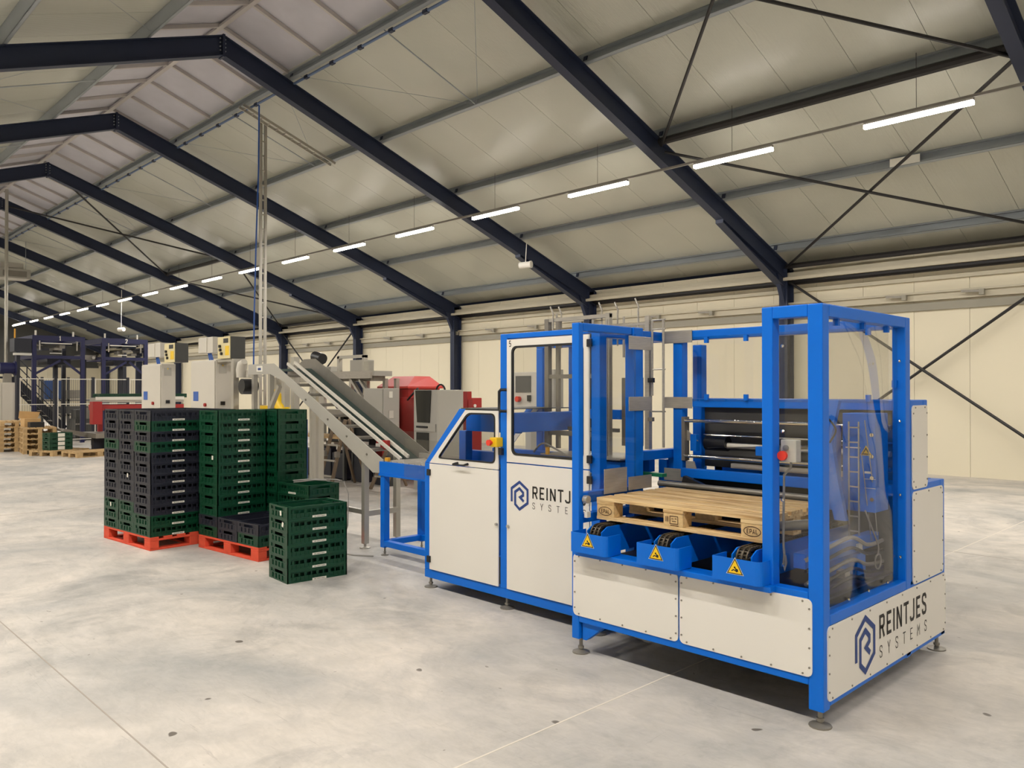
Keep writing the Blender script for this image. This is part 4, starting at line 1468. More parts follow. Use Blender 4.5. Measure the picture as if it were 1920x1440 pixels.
def stack(corner, rot, lx, ly, seq, where, group, turn=False, z0=0.0, only_label=True):
    """crates seq[0] is the lowest; (lx, ly) the stack's centre in the rotated frame"""
    c, s = math.cos(R(rot)), math.sin(R(rot))
    n = len(seq)
    for i, ch in enumerate(seq):
        jx, jy = random.uniform(-0.0014, 0.0014), random.uniform(-0.0014, 0.0014)
        px = corner[0] + c * (lx + jx) - s * (ly + jy)
        py = corner[1] + s * (lx + jx) + c * (ly + jy)
        o = put('crate', CR[ch], None, (px, py, z0 + i * CP))
        o.rotation_euler = (0, 0, R(rot + (90 if turn else 0)))
        k = n - 1 - i
        pos = 'topmost' if k == 0 else ('lowest' if i == 0 else ORD[k] + ' from the top')
        tag(o, '%s plastic crate, %s %s' % (WORDS[ch], pos, where), 'crate', group)
        sd = -1 if turn else 1
        put('label_strip', lab_me[sd], o)
        put('label_print', lab_me[('p', sd)], o)
        if random.random() < 0.12:
            g = put('torn_sticker', tag_me, o, (random.uniform(-0.1, 0.1), -0.2982, 0.04 + random.uniform(0, 0.03)))
            g.rotation_euler = (0, random.uniform(-0.3, 0.3), 0)


c1, r1 = (-8.90, 3.215), 4.6
red_pallet(*c1, r1, 'red painted pallet carrying the tall tower of charcoal and green crates')
T1 = 'vented crates on the red pallets'
# seq from below
stack(c1, r1, -1.0, 0.30, 'ggg' + 'ddddd' + 'g' + 'ddd', 'in the outer front column of the charcoal tower', T1, z0=0.1445)
stack(c1, r1, -0.6, 0.30, 'ggg' + 'd' * 9, 'in the middle front column of the charcoal tower', T1, z0=0.1445)
stack(c1, r1, -0.2, 0.30, 'gg' + 'dddddd' + 'gdgd', 'in the labelled front column of the charcoal tower', T1, z0=0.1445)
stack(c1, r1, -0.9, 0.806, 'g' * 5 + 'd' * 7, 'in the outer rear column of the charcoal tower', T1, True, z0=0.1445)
stack(c1, r1, -0.3, 0.806, 'gggg' + 'd' * 7 + 'd', 'in the inner rear column of the charcoal tower', T1, True, z0=0.1445)
c2, r2 = (-7.565, 3.795), 5.2
red_pallet(*c2, r2, 'red painted pallet carrying green crates and a low charcoal row')
stack(c2, r2, -1.0, 0.30, 'gd' + 'g' * 10, 'in the tall green column beside the charcoal tower', T1, z0=0.1445)
stack(c2, r2, -0.6, 0.30, 'dd', 'in the middle of the low row before the green columns', T1, z0=0.1445)
stack(c2, r2, -0.2, 0.30, 'gd', 'at the free corner of the low row', T1, z0=0.1445)
stack(c2, r2, -0.9, 0.806, 'g' * 12, 'in the rear green column below the sloping conveyor', T1, True, z0=0.1445)
stack(c2, r2, -0.3, 0.806, 'g' * 5, 'in the half height pile holding straps', T1, True, z0=0.1445)
c3, r3 = (-6.515, 3.545), -4.2
stack(c3, r3, -0.2, 0.30, 'gggggg', 'in the low pile standing alone on the floor', 'crates piled on the bare floor')
sx = MB().path([(-8.05, 4.45, 0.735), (-7.95, 4.6, 0.745), (-7.85, 4.75, 0.74), (-7.72, 4.80, 0.745), (-7.64, 4.80, 0.738)], 0.008, 6)
sx.path([(-7.95, 4.40, 0.728), (-7.88, 4.62, 0.742), (-7.80, 4.72, 0.735)], 0.008, 6)
ob('strap', sx, 'hose', label='grey strap lying across the half height pile of green crates', cat='strap')
fl_cable = MB().path([(-7.60, 4.82, 0.735), (-7.54, 4.84, 0.60), (-7.55, 4.84, 0.25), (-7.55, 4.75, 0.02), (-7.35, 4.62, 0.008), (-7.15, 4.66, 0.008), (-6.97, 4.78, 0.008)], 0.007, 6)
ob('loose_cable', fl_cable, 'hose', label='thin grey cable looping over the floor to the blue table', cat='cable')

# ================================================================== MACHINES FURTHER INTO THE HALL
def cabinet(x0, x1, y0, y1, z1, label):
    t = thing('control_cabinet', ((x0 + x1) / 2, (y0 + y1) / 2, 0), label, 'cabinet', 'pale control cabinets behind the crates')
    ob('cabinet_body', B(x0, x1, y0, y1, 0.12, z1), 'cab', t, bev=0.008)
    ob('plinth', B(x0 + 0.02, x1 - 0.02, y0 + 0.02, y1 - 0.02, 0, 0.12), 'dgrey', t)
    dr = ob('cabinet_door', B(x0 + 0.012, x1 - 0.012, y0 - 0.018, y0 - 0.002, 0.14, z1 - 0.02), 'cab', t, bev=0.004)
    ob('info_plate', B(x0 + 0.12, x0 + 0.32, y0 - 0.021, y0 - 0.018, 1.56, 1.72), 'bluehose', dr)
    ob('main_switch', MB().tube((x0 + 0.62, y0 - 0.018, 1.50), (x0 + 0.62, y0 - 0.05, 1.50), 0.03, 10), 'red', dr)
    ob('side_vent', B(x1 + 0.001, x1 + 0.006, y0 + 0.05, y0 + 0.18, z1 - 0.22, z1 - 0.07), 'grey', t)
    ob('side_socket', B(x1 + 0.001, x1 + 0.02, y0 + 0.08, y0 + 0.15, 1.50, 1.56), 'plastic', t)
    ob('side_mark', MB().quad((x1 + 0.007, y0 + 0.10, z1 - 0.10), (x1 + 0.007, y0 + 0.13, z1 - 0.10), (x1 + 0.007, y0 + 0.115, z1 - 0.07)), 'yellow', t)
    return t


cabinet(-15.92, -14.97, 5.60, 5.86, 2.23, 'pale control cabinet further from the sloping conveyor, seen over the charcoal tower')
cabinet(-13.61, -12.65, 5.60, 5.87, 2.24, 'pale control cabinet next to the head of the sloping conveyor')


def controller(x0, x1, y0, y1, z0, z1, label):
    t = thing('robot_controller', ((x0 + x1) / 2, (y0 + y1) / 2, z0), label, 'controller', 'cream faced controllers on the cabinets')
    ob('controller_case', B(x0, x1, y0, y1, z0, z1), 'dgrey', t, bev=0.006)
    f = ob('controller_face', B(x0, x1, y0 - 0.012, y0 - 0.001, z0, z1), 'cream', t)
    ob('face_display', B(x0 + 0.22, x1 - 0.06, y0 - 0.018, y0 - 0.012, z1 - 0.10, z1 - 0.03), 'plastic', f)
    ob('face_label', B(x0 + 0.28, x1 - 0.03, y0 - 0.016, y0 - 0.012, z0 + 0.05, z0 + 0.20), 'yellow', f)
    for (dx, dz) in ((0.10, 0.20), (0.12, 0.14), (0.16, 0.08)):
        ob('face_knob', MB().tube((x0 + dx, y0 - 0.012, z0 + dz), (x0 + dx, y0 - 0.04, z0 + dz), 0.025, 10), 'plastic', f)
    return t


controller(-14.80, -14.34, 5.602, 5.84, 2.245, 2.59, 'cream faced robot controller with dark case on the cabinet beside the fence')
controller(-12.56, -12.12, 5.602, 5.85, 2.25, 2.60, 'cream faced robot controller with dark case beside the blue hose')
ob('controller_bracket', B(-12.64, -12.10, 5.62, 5.84, 2.20, 2.245), 'alu', label='aluminium shelf under the controller beside the blue hose', cat='bracket')
for (x0, x1, lab) in ((-15.90, -15.30, 'pale junction box on blue cables above the cabinet beside the fence'), (-13.56, -13.00, 'pale junction box on blue cables above the cabinet by the conveyor')):
    t = thing('junction_box', ((x0 + x1) / 2, 5.8, 2.37), lab, 'box', 'pale junction boxes on the cabinets')
    ob('box_body', B(x0, x1, 5.70, 5.92, 2.37, 2.64), 'cab', t, bev=0.006)
    ob('box_lid', B(x0 + 0.01, x0 + 0.34, 5.69, 5.70, 2.38, 2.63), 'cab', t)
    for k in range(3):
        ob('cable', MB().path([(x0 + 0.30 + 0.05 * k, 5.74, 2.37), (x0 + 0.33 + 0.06 * k, 5.74, 2.30), (x0 + 0.36 + 0.06 * k, 5.74, 2.245)], 0.012, 6), 'bluehose', t)

# handling robot between the cabinet and the conveyor head
rb = thing('handling_robot', (-11.7, 6.0, 0), 'pale robot on aluminium posts with black motor and yellow base behind the crates', 'robot')
for (x, y) in ((-12.0, 5.62), (-11.9, 6.3), (-10.9, 5.9), (-10.6, 6.3), (-10.35, 5.75)):
    ob('post', B(x - 0.045, x + 0.045, y - 0.045, y + 0.045, 0, 2.22 if y < 5.8 else 1.95), 'alu', rb)
ob('arm', MB().path([(-11.86, 5.66, 1.94), (-11.86, 5.66, 2.06), (-11.82, 5.66, 2.15), (-11.76, 5.66, 2.19)], [0.075, 0.085, 0.08, 0.05], 10), 'cab', rb, smooth=True)
ob('arm_housing', B(-11.94, -11.72, 5.70, 5.90, 1.94, 2.06), 'cab', rb, bev=0.01)
ob('motor', MB().tube((-11.68, 5.80, 1.80), (-11.68, 5.58, 1.80), 0.12, 16), 'plastic', rb, smooth=True)
ob('base_ring', MB().tube((-11.7, 6.2, 1.30), (-11.7, 6.2, 1.50), 0.28, 18), 'yellow', rb, smooth=True)
ob('base_arm', MB().path([(-11.2, 5.9, 1.75), (-11.1, 5.9, 1.58), (-10.95, 5.9, 1.45), (-10.85, 5.9, 1.30)], [0.03, 0.09, 0.11, 0.10], 10), 'yellow', rb, smooth=True)
ob('base_block', B(-12.0, -11.3, 6.0, 6.5, 0.0, 1.28), 'bluehose', rb)
ob('cross_bar', B(-12.0, -10.3, 6.28, 6.34, 1.86, 1.92), 'alu', rb)

# portal machines with numbers
def number_portal(y0, y1, num, label):
    X = -29.0
    t = thing('palletiser_portal', (X, (y0 + y1) / 2, 0), label, 'machine', 'navy palletiser portals')
    zt = 3.52
    for y in (y0, y1 - 0.12):
        for x in (X - 0.06, X - 2.2):
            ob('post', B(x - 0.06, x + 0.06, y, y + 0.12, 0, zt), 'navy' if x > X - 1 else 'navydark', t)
    for x in (X - 0.06, X - 2.2):
        ob('head_beam', B(x - 0.06, x + 0.06, y0 + 0.12, y1 - 0.12, zt - 0.16, zt), 'navy', t)
        ob('mid_beam', B(x - 0.06, x + 0.06, y0 + 0.12, y1 - 0.12, 2.78, 2.88), 'navy', t)
    for y in (y0, y1 - 0.12):
        ob('side_beam', B(X - 2.14, X - 0.12, y, y + 0.12, zt - 0.16, zt), 'navy', t)
        ob('side_beam', B(X - 2.14, X - 0.12, y, y + 0.12, 2.78, 2.88), 'navy', t)
    ym = (y0 + y1) / 2 + 0.10
    ob('stay', MB().beam((X - 0.06, y0 + 0.1, 2.28), (X - 0.06, ym - 0.05, 2.72), 0.05, 0.07), 'navy', t)
    ob('stay', MB().beam((X - 0.06, y1 - 0.1, 2.28), (X - 0.06, ym + 0.05, 2.72), 0.05, 0.07), 'navy', t)
    ob('lift_column', B(X - 0.9, X - 0.75, ym - 0.06, ym + 0.06, 0.6, 2.9), 'navydark', t)
    ob('lift_head', B(X - 1.5, X - 0.4, ym - 0.35, ym + 0.35, 2.60, 2.78), 'navydark', t)
    ob('guide_bar', B(X - 0.02, X + 0.01, y0 + 0.25, y1 - 0.4, 3.26, 3.29), 'label', t)
    ob('guide_bar', B(X - 0.02, X + 0.01, y0 + 0.5, y1 - 0.7, 2.94, 2.965), 'label', t)
    random.seed(int(y0 * 10))
    for k in range(9):
        y = y0 + 0.2 + random.random() * (y1 - y0 - 0.4)
        z = 2.95 + random.random() * 0.30
        ob('gear_unit', B(X - 0.8, X - 0.2 - 0.3 * random.random(), y, y + 0.12 + 0.15 * random.random(), z, z + 0.05 + 0.07 * random.random()), random.choice(['inoxdark', 'navydark', 'plastic', 'dgrey']), t)
    for y in (y0 + 0.2, y1 - 0.25):
        ob('air_cylinder', MB().tube((X + 0.02, y, 3.05), (X + 0.02, y, 3.35), 0.022, 8), 'inox', t)
        ob('air_cylinder', MB().tube((X - 0.05, y - 0.1, zt), (X - 0.05, y - 0.1, zt + 0.16), 0.03, 8), 'lampwhite', t)
    write('figure', num, t, 'label', 0.15, 0.18, lambda u, v: (X + 0.002, (y0 + y1) / 2 + u, zt - 0.155 + v))
    return t


number_portal(6.80, 8.35, '1', 'navy palletiser portal with the white figure one on its head beam')
number_portal(8.88, 10.38, '2', 'navy palletiser portal with the white figure two on its head beam')
an = thing('portal_annexe', (-29.3, 6.5, 0), 'dark annexe frame with pale tray and signal lamp beside the first portal', 'machine')
ob('frame_box', B(-29.6, -29.0, 6.30, 6.78, 2.98, 3.40), 'navydark', an)
ob('tray', B(-29.1, -28.9, 6.28, 6.76, 2.86, 2.93), 'lampwhite', an)
ob('post', B(-29.1, -29.0, 6.36, 6.46, 0, 2.98), 'navydark', an)
ob('signal_lamp', MB().tube((-29.1, 6.33, 3.40), (-29.1, 6.33, 3.70), 0.025, 8), 'amber', an)
gn = thing('gantry_conveyor', (-30, 8.6, 0), 'dark gantry conveyor with bright lamps linking the two portals', 'machine')
ob('gantry_beam', B(-30.2, -29.6, 8.36, 8.86, 2.80, 2.95), 'inoxdark', gn)
ob('gantry_leg', B(-30.0, -29.9, 8.55, 8.65, 0, 2.80), 'navydark', gn)
for y in (8.42, 8.78):
    ob('gantry_lamp', MB().tube((-29.6, y, 2.86), (-29.55, y, 2.86), 0.05, 10), 'lampwhite', gn)

# stairs behind the first portal
sr = thing('steel_stairs', (-32.4, 7.8, 0), 'dark steel stairs with railing going down behind the first portal', 'stairs')
for x in (-32.0, -32.9):
    ob('stringer', MB().beam((x, 6.9, 2.2), (x, 8.55, 0.35), 0.05, 0.22), 'navydark', sr)
ob('landing', B(-32.9, -32.0, 6.2, 6.9, 2.16, 2.22), 'navydark', sr)
ob('landing_leg', B(-32.9, -32.8, 6.25, 6.35, 0, 2.16), 'navydark', sr)
for k in range(10):
    y = 6.98 + k * 0.165
    z = 2.1 - k * 0.185
    ob('tread', B(-32.87, -32.03, y - 0.1, y + 0.1, z, z + 0.03), 'inoxdark', sr)
for k in range(5):
    y = 6.95 + k * 0.38
    z = 2.15 - k * 0.426
    ob('baluster', MB().tube((-31.96, y, z), (-31.96, y, z + 0.85), 0.018, 6), 'navydark', sr)
for dz in (0.85, 0.55, 0.28):
    ob('handrail', MB().tube((-31.96, 6.9, 2.2 + dz), (-31.96, 8.55, 0.35 + dz), 0.018, 6), 'navydark', sr)
# dark machinery standing between the portals
dm = thing('dark_sorting_machine', (-31, 9.2, 0), 'low dark sorting machine with steel trays on the floor between the portals', 'machine')
random.seed(5)
ob('machine_base', B(-31.0, -30.2, 8.4, 10.6, 0.1, 0.75), 'dgrey', dm)
ob('machine_plinth', B(-30.9, -30.3, 8.5, 10.5, 0.0, 0.1), 'void', dm)
for k in range(8):
    y = 8.45 + 0.26 * k
    ob('machine_unit', B(-30.9, -30.3, y, y + 0.18, 0.75, 0.85 + 0.35 * random.random()), random.choice(['inoxdark', 'navydark', 'dgrey', 'plastic']), dm)
ob('machine_rail', B(-30.2, -30.16, 8.4, 10.6, 0.55, 0.60), 'inox', dm)

# fence in front of the portals
def fence_panel(y0, y1, label):
    X = -27.4
    t = thing('fence_panel', (X, y0, 0), label, 'fence', 'wire fence panels before the portals')
    ob('post', B(X - 0.035, X + 0.035, y0 - 0.04, y0 + 0.04, 0, 2.16), 'navydark', t)
    ob('edge_strip', B(X + 0.036, X + 0.042, y0 + 0.045, y0 + 0.07, 0.1, 2.1), 'label', t)
    for z in (2.08, 1.30, 0.20):
        ob('rail', B(X - 0.012, X + 0.012, y0 + 0.04, y1 - 0.04, z, z + 0.025), 'label', t)
    n = int((y1 - y0) / 0.06)
    me = B(-0.003, 0.003, -0.003, 0.003, 0.2, 2.1).mesh('wire', 'dgrey')
    for i in range(1, n):
        put('wire', me, t, (0, i * (y1 - y0) / n, 0))
    return t


fence_panel(6.04, 7.06, 'wire fence panel in front of the stairs')
fence_panel(7.06, 8.125, 'wire fence panel before the first portal, ending at the red conveyor')
fence_panel(8.125, 9.17, 'wire fence panel seen over the red conveyor before the second portal')
fence_panel(9.17, 10.2, 'wire fence panel running on behind the pale cabinet')
bc2 = thing('storage_rack', (-34.0, 9.3, 0), 'rack of blue bins and grey trays behind the fence', 'rack')
for y in (8.3, 9.2, 10.1):
    ob('rack_post', B(-34.05, -33.95, y - 0.04, y + 0.04, 0, 2.25), 'dgrey', bc2)
for z in (0.75, 1.32):
    ob('rack_shelf', B(-34.7, -33.95, 8.3, 10.1, z, z + 0.07), 'inoxdark', bc2)
ob('blue_bin', B(-34.5, -33.96, 8.40, 9.02, 1.40, 2.12), 'dimblue', bc2, bev=0.03)
ob('blue_bin', B(-34.5, -33.96, 9.35, 9.75, 0.10, 0.60), 'dimblue', bc2, bev=0.03)
ob('grey_tray', B(-34.5, -33.96, 8.4, 9.9, 0.85, 1.12), 'dgrey', bc2)
ob('grey_tray', B(-34.5, -33.96, 9.10, 9.8, 1.42, 1.75), 'inoxdark', bc2)

# red conveyor with green crates on its bed
rc = thing('red_conveyor', (-24, 7.8, 0), 'red framed conveyor bed running behind the charcoal tower of crates', 'conveyor')
ob('end_box', B(-24.0, -23.7, 7.03, 7.27, 0.80, 1.43), 'red', rc, bev=0.01)
ob('side_beam', B(-23.98, -23.9, 7.27, 9.6, 1.18, 1.33), 'red', rc)
ob('side_beam', B(-24.9, -24.82, 7.27, 9.6, 1.18, 1.33), 'red', rc)
ob('bed', B(-24.9, -23.9, 7.30, 9.6, 1.40, 1.53), 'inox', rc)
ob('bed_edge', B(-23.9, -23.87, 7.15, 9.6, 1.47, 1.56), 'lampwhite', rc)
for y in (7.5, 9.3):
    ob('leg', B(-23.98, -23.88, y, y + 0.12, 0, 1.18), 'red', rc)
    ob('leg', B(-24.9, -24.8, y, y + 0.12, 0, 1.18), 'red', rc)
ob('lower_bed', B(-25.0, -23.6, 7.08, 9.6, 0.42, 0.55), 'inoxdark', rc)
ob('lower_leg', B(-24.9, -24.1, 7.2, 9.5, 0.0, 0.06), 'navydark', rc)
ob('lower_leg', B(-24.4, -24.2, 7.2, 9.5, 0.06, 0.42), 'navydark', rc)
for k in range(6):
    o = put('crate', CR['g'], None, (-24.35, 7.5 + 0.41 * k, 1.5305))
    o.rotation_euler = (0, 0, R(90))
    tag(o, 'green plastic crate, %s along the bed of the red conveyor' % ORD[k], 'crate', 'green crates riding on the red conveyor')

# stack of old wooden pallets, boxes, loose pallets
def simple_pallet(x0, y0, z0, label, rot=0.0, group='weathered pallets stacked by the fence'):
    mb = MB()
    for (ya, yb) in ((0, 0.10), (0.35, 0.45), (0.70, 0.80)):
        mb.box(0, 1.2, ya, yb, 0, 0.022)
    for (xa, xb) in ((0, 0.145), (0.5275, 0.6725), (1.055, 1.2)):
        for (ya, yb) in ((0, 0.10), (0.35, 0.45), (0.70, 0.80)):
            mb.box(xa, xb, ya, yb, 0.022, 0.100)
        mb.box(xa, xb, 0, 0.8, 0.100, 0.122)
    for (ya, yb) in ((0, 0.145), (0.185, 0.285), (0.3275, 0.4725), (0.515, 0.615), (0.655, 0.80)):
        mb.box(0, 1.2, ya, yb, 0.122, 0.1435)
    key = 'sp'
    if key not in simple_pallet.__dict__:
        simple_pallet.sp = mb.mesh('wooden_pallet', 'woodold')
    o = put('wooden_pallet', simple_pallet.sp, None, (x0, y0, z0))
    o.rotation_euler = (0, 0, R(rot))
    tag(o, label, 'pallet', group)
    return o


for k in range(5):
    simple_pallet(-25.95 + 0.01 * (k % 2), 5.76, 0.144 * k, 'weathered pallet, %s from the floor in the pile under the cartons' % ORD[k], -8)
for k in range(5):
    simple_pallet(-27.25, 5.48 + 0.01 * (k % 2), 0.144 * k, 'weathered pallet, %s from the floor in the pile at the edge of the picture' % ORD[k], -8)
simple_pallet(-27.22, 5.49, 0.7201, 'weathered pallet, topmost in the pile at the edge of the picture', -8)
bx = ob('cardboard_box', MB().box(-25.75, -25.3, 5.75, 6.15, 0.722, 0.95).prism([(5.70, 0.95), (6.18, 0.95), (6.24, 1.12), (5.72, 1.16)], 'yz', -25.75, -25.74), 'card', label='open cardboard box on the pile of old pallets', cat='box')
ob('small_carton', B(-25.2, -24.92, 5.80, 6.15, 0.722, 0.86), 'plastic', label='small dark carton on the pile of old pallets', cat='box')
simple_pallet(-23.40, 5.97, 0.0, 'weathered pallet under the green pile with white labels', 119, 'loose pallets before the fence')
simple_pallet(-22.44, 6.29, 0.0, 'empty weathered pallet lying beside the labelled green pile', 102, 'loose pallets before the fence')
for k in range(4):
    o = put('crate', CR['g'], None, (-23.93, 6.22, 0.1445 + k * CP))
    o.rotation_euler = (0, 0, R(-61 + 90 - 90 + 61 + 12))
    tag(o, 'green plastic crate, %s from below in the pile far off by the fence' % ORD[k], 'crate', 'green crates far off by the fence')
    put('label_strip', MB().box(0.2005, 0.2018, -0.09, 0.09, 0.01, 0.10).mesh('label_strip', 'label') if k == 0 else bpy.data.objects['label_strip.far'].data, o).name = 'label_strip.far' if k == 0 else 'label_strip'
ob('ramp_plate', MB().prism([(6.45, 0.62), (7.08, 0.42), (7.08, 0.55), (6.50, 0.68)], 'yz', -25.0, -24.35), 'inoxdark', rc)
sc2 = thing('switch_cabinet', (-28.4, 5.7, 0), 'tall pale switch cabinet at the very edge, behind the old pallets', 'cabinet')
ob('cabinet_body', B(-28.8, -28.0, 5.30, 6.10, 0.05, 1.98), 'cab', sc2, bev=0.008)
ob('cabinet_door', B(-28.0, -27.985, 5.35, 5.75, 0.10, 1.94), 'cab', sc2)
ob('cabinet_door', B(-28.0, -27.985, 5.76, 6.06, 0.10, 1.94), 'cab', sc2)
bm2 = thing('blue_blower', (-28.4, 5.9, 1.98), 'round blue blower motor above the pale switch cabinet', 'motor')
ob('drum', MB().tube((-28.3, 5.75, 2.42), (-28.3, 6.16, 2.42), 0.18, 16), 'navy', bm2, smooth=True)
ob('flange', MB().tube((-28.3, 6.14, 2.42), (-28.3, 6.18, 2.42), 0.23, 16), 'navy', bm2, smooth=True)
ob('bracket', B(-28.4, -28.2, 5.86, 6.06, 1.981, 2.26), 'inoxdark', bm2)

# ================================================================== SORTING LINE BEHIND THE SLOPING CONVEYOR
pl = thing('raised_conveyor', (-14.3, 9.3, 0), 'grey raised conveyor bridge with a box and clear guard before the wall', 'conveyor')
ob('deck', B(-15.9, -13.2, 8.98, 9.5, 2.03, 2.13), 'grey', pl)
ob('deck_edge', B(-15.9, -13.15, 8.94, 8.98, 1.98, 2.13), 'inox', pl)
ob('under_frame', B(-15.6, -13.3, 9.05, 9.4, 1.93, 2.03), 'inoxdark', pl)
for (x, z1) in ((-14.42, 2.45), (-13.49, 2.45)):
    ob('portal_post', B(x - 0.04, x + 0.04, 9.0, 9.08, 2.13, z1), 'alu', pl)
ob('portal_beam', B(-14.46, -13.45, 9.0, 9.08, 2.40, 2.46), 'alu', pl)
ob('switch_box', B(-14.0, -13.55, 9.02, 9.30, 2.13, 2.36), 'grey', pl, bev=0.006)
ob('small_box', B(-15.35, -14.87, 9.1, 9.35, 2.13, 2.25), 'grey', pl, bev=0.006)
ob('clear_guard', B(-13.45, -13.10, 8.99, 8.995, 1.95, 2.32), 'pane', pl)
for (x, y) in ((-14.40, 9.02), (-14.0, 9.02), (-13.85, 9.3), (-13.35, 9.4), (-13.1, 9.5), (-15.2, 9.1)):
    ob('leg', B(x - 0.04, x + 0.04, y, y + 0.08, 0, 1.98), 'alu', pl)
ob('leg_strut', MB().beam((-13.6, 9.0, 1.95), (-13.0, 8.9, 1.55), 0.06, 0.06), 'alu', pl)
ob('leg_strut', MB().beam((-13.9, 9.0, 1.95), (-13.2, 8.9, 1.45), 0.06, 0.06), 'alu', pl)
ob('motor', MB().tube((-15.0, 8.9, 2.30), (-14.8, 8.9, 2.36), 0.05, 10), 'plastic', pl)
ob('belt_bed', B(-15.0, -13.0, 8.85, 9.45, 1.25, 1.34), 'inoxdark', pl)
gc = thing('grey_cabinet', (-12.5, 8.8, 0), 'light grey switch cabinet with two white plates before the red hood', 'cabinet')
ob('cabinet_body', B(-12.87, -12.22, 8.60, 8.96, 1.02, 1.78), 'grey', gc, bev=0.008)
ob('cabinet_door', B(-12.85, -12.24, 8.585, 8.60, 1.04, 1.76), 'grey', gc)
ob('info_plate', B(-12.219, -12.21, 8.72, 8.80, 1.60, 1.72), 'label', gc)
ob('info_plate', B(-12.219, -12.21, 8.72, 8.82, 1.22, 1.36), 'cab', gc)
ob('stand', B(-12.6, -12.4, 8.7, 8.9, 0, 1.02), 'red', gc)
rm = thing('red_machine', (-12.6, 10.0, 0), 'red machine under a sloping red hood behind the grey cabinets', 'machine')
ob('hood', MB().prism([(0, 0)] * 0 + [(-13.87, 9.6), (-12.81, 9.6), (-12.81, 10.51), (-13.87, 10.51)], 'xy', 1.78, 1.82), 'hood', rm)
hv = MB()
b0 = [(-13.87, 9.6, 1.82), (-12.81, 9.6, 1.82), (-12.81, 10.51, 1.82), (-13.87, 10.51, 1.82)]
t0 = [(-13.66, 9.87, 2.03), (-12.95, 9.87, 2.03), (-12.97, 10.28, 2.03), (-13.66, 10.28, 2.03)]
hv.v += b0 + t0
hv.f += [(0, 1, 5, 4), (1, 2, 6, 5), (2, 3, 7, 6), (3, 0, 4, 7), (4, 5, 6, 7), (3, 2, 1, 0)]
ob('hood_cone', hv, 'hood', rm)
ob('hood_skirt', B(-13.82, -12.86, 9.65, 10.46, 1.60, 1.78), 'red', rm)
ob('body', B(-13.3, -12.2, 9.62, 10.4, 0, 1.60), 'red', rm, bev=0.01)
ob('side_tower', B(-12.2, -11.05, 9.62, 10.0, 0.0, 1.60), 'red', rm, bev=0.01)
ob('side_post', B(-11.12, -11.0, 9.6, 9.7, 0.6, 1.72), 'red', rm)
ob('side_box', B(-10.98, -10.86, 9.6, 9.7, 1.40, 1.57), 'red', rm)
ob('side_socket', MB().tube((-10.86, 9.65, 1.46), (-10.84, 9.65, 1.46), 0.03, 10), 'lampwhite', rm)
ob('hose_loop', MB().path([(-11.75 + 0.13 * math.cos(R(a)), 9.58, 1.72 + 0.13 * math.sin(R(a))) for a in range(-20, 201, 20)], 0.018, 8), 'rubber', rm, smooth=True)
ob('cable', MB().path([(-12.75, 9.55, 1.55), (-12.5, 9.5, 1.68), (-12.35, 9.5, 1.78)], 0.02, 6), 'rubber', rm)
lp = thing('label_printer_cabinet', (-10.6, 8.6, 0), 'tall light grey machine with dark glass doors beside the red hood', 'machine')
ob('body', B(-10.90, -10.27, 8.32, 8.87, 0.05, 1.75), 'grey', lp, bev=0.008)
ob('front_frame', B(-10.90, -10.27, 8.30, 8.32, 0.05, 1.75), 'grey', lp)
ob('glass_door', MB().prism([(-10.80, 1.20), (-10.46, 1.20), (-10.42, 1.74), (-10.85, 1.74)], 'xz', 8.288, 8.298), 'darkglass', lp)
ob('drawer', B(-10.88, -10.30, 8.285, 8.298, 1.05, 1.18), 'grey', lp)
ob('drawer_pull', B(-10.80, -10.50, 8.27, 8.285, 1.11, 1.14), 'plastic', lp)
ob('glass_door', B(-10.82, -10.48, 8.288, 8.298, 0.72, 1.03), 'darkglass', lp)
ob('door_label', B(-10.70, -10.62, 8.296, 8.299, 0.66, 0.70), 'label', lp)
ob('clear_guard', B(-11.3, -10.5, 8.0, 8.004, 0.62, 1.06), 'pane', lp)

# workbench with dark bins, step ladders
dbn = thing('dark_bin_rack', (-12.3, 8.4, 0), 'rack of dark bins with white packets beside the low step ladder', 'rack')
for (x0, x1, z0, z1) in ((-13.0, -12.66, 0.0, 0.62), (-12.36, -11.9, 0.0, 0.50)):
    ob('navy_bin', B(x0, x1, 8.46, 8.66, z0, z1), 'navydark', dbn, bev=0.015)
ob('rack_board', B(-13.0, -11.9, 8.44, 8.68, 0.66, 0.70), 'dgrey', dbn)
ob('rack_end', B(-13.05, -13.0, 8.44, 8.68, 0, 0.70), 'dgrey', dbn)
ob('rack_end', B(-11.9, -11.85, 8.44, 8.68, 0, 0.70), 'dgrey', dbn)
for x in (-12.95, -12.3):
    ob('white_packet', B(x, x + 0.22, 8.48, 8.62, 0.701, 0.76), 'label', dbn)
wbn = thing('work_bench', (-13.6, 8.6, 0), 'low work bench with dark navy bins under the sloping conveyor', 'bench')
ob('bench_top', B(-15.2, -13.1, 8.3, 8.84, 0.80, 0.84), 'woodold', wbn)
for x in (-15.1, -14.4, -13.2):
    ob('bench_leg', B(x, x + 0.06, 8.34, 8.40, 0, 0.80), 'dgrey', wbn)
for (x0, x1, z0, z1) in ((-14.95, -14.45, 0.02, 0.55), (-14.28, -13.75, 0.02, 0.60), (-13.7, -13.22, 0.02, 0.52)):
    ob('navy_bin', B(x0, x1, 8.42, 8.82, z0, z1), 'navydark', wbn, bev=0.015)
for (x, z) in ((-14.2, 0.66), (-13.9, 0.66), (-14.7, 0.60), (-13.6, 0.58)):
    ob('white_packet', B(x, x + 0.22, 8.45, 8.6, z, z + 0.06), 'label', wbn)
ob('base_cabinet', B(-15.0, -13.45, 9.12, 9.29, 0.0, 1.2), 'void', pl)


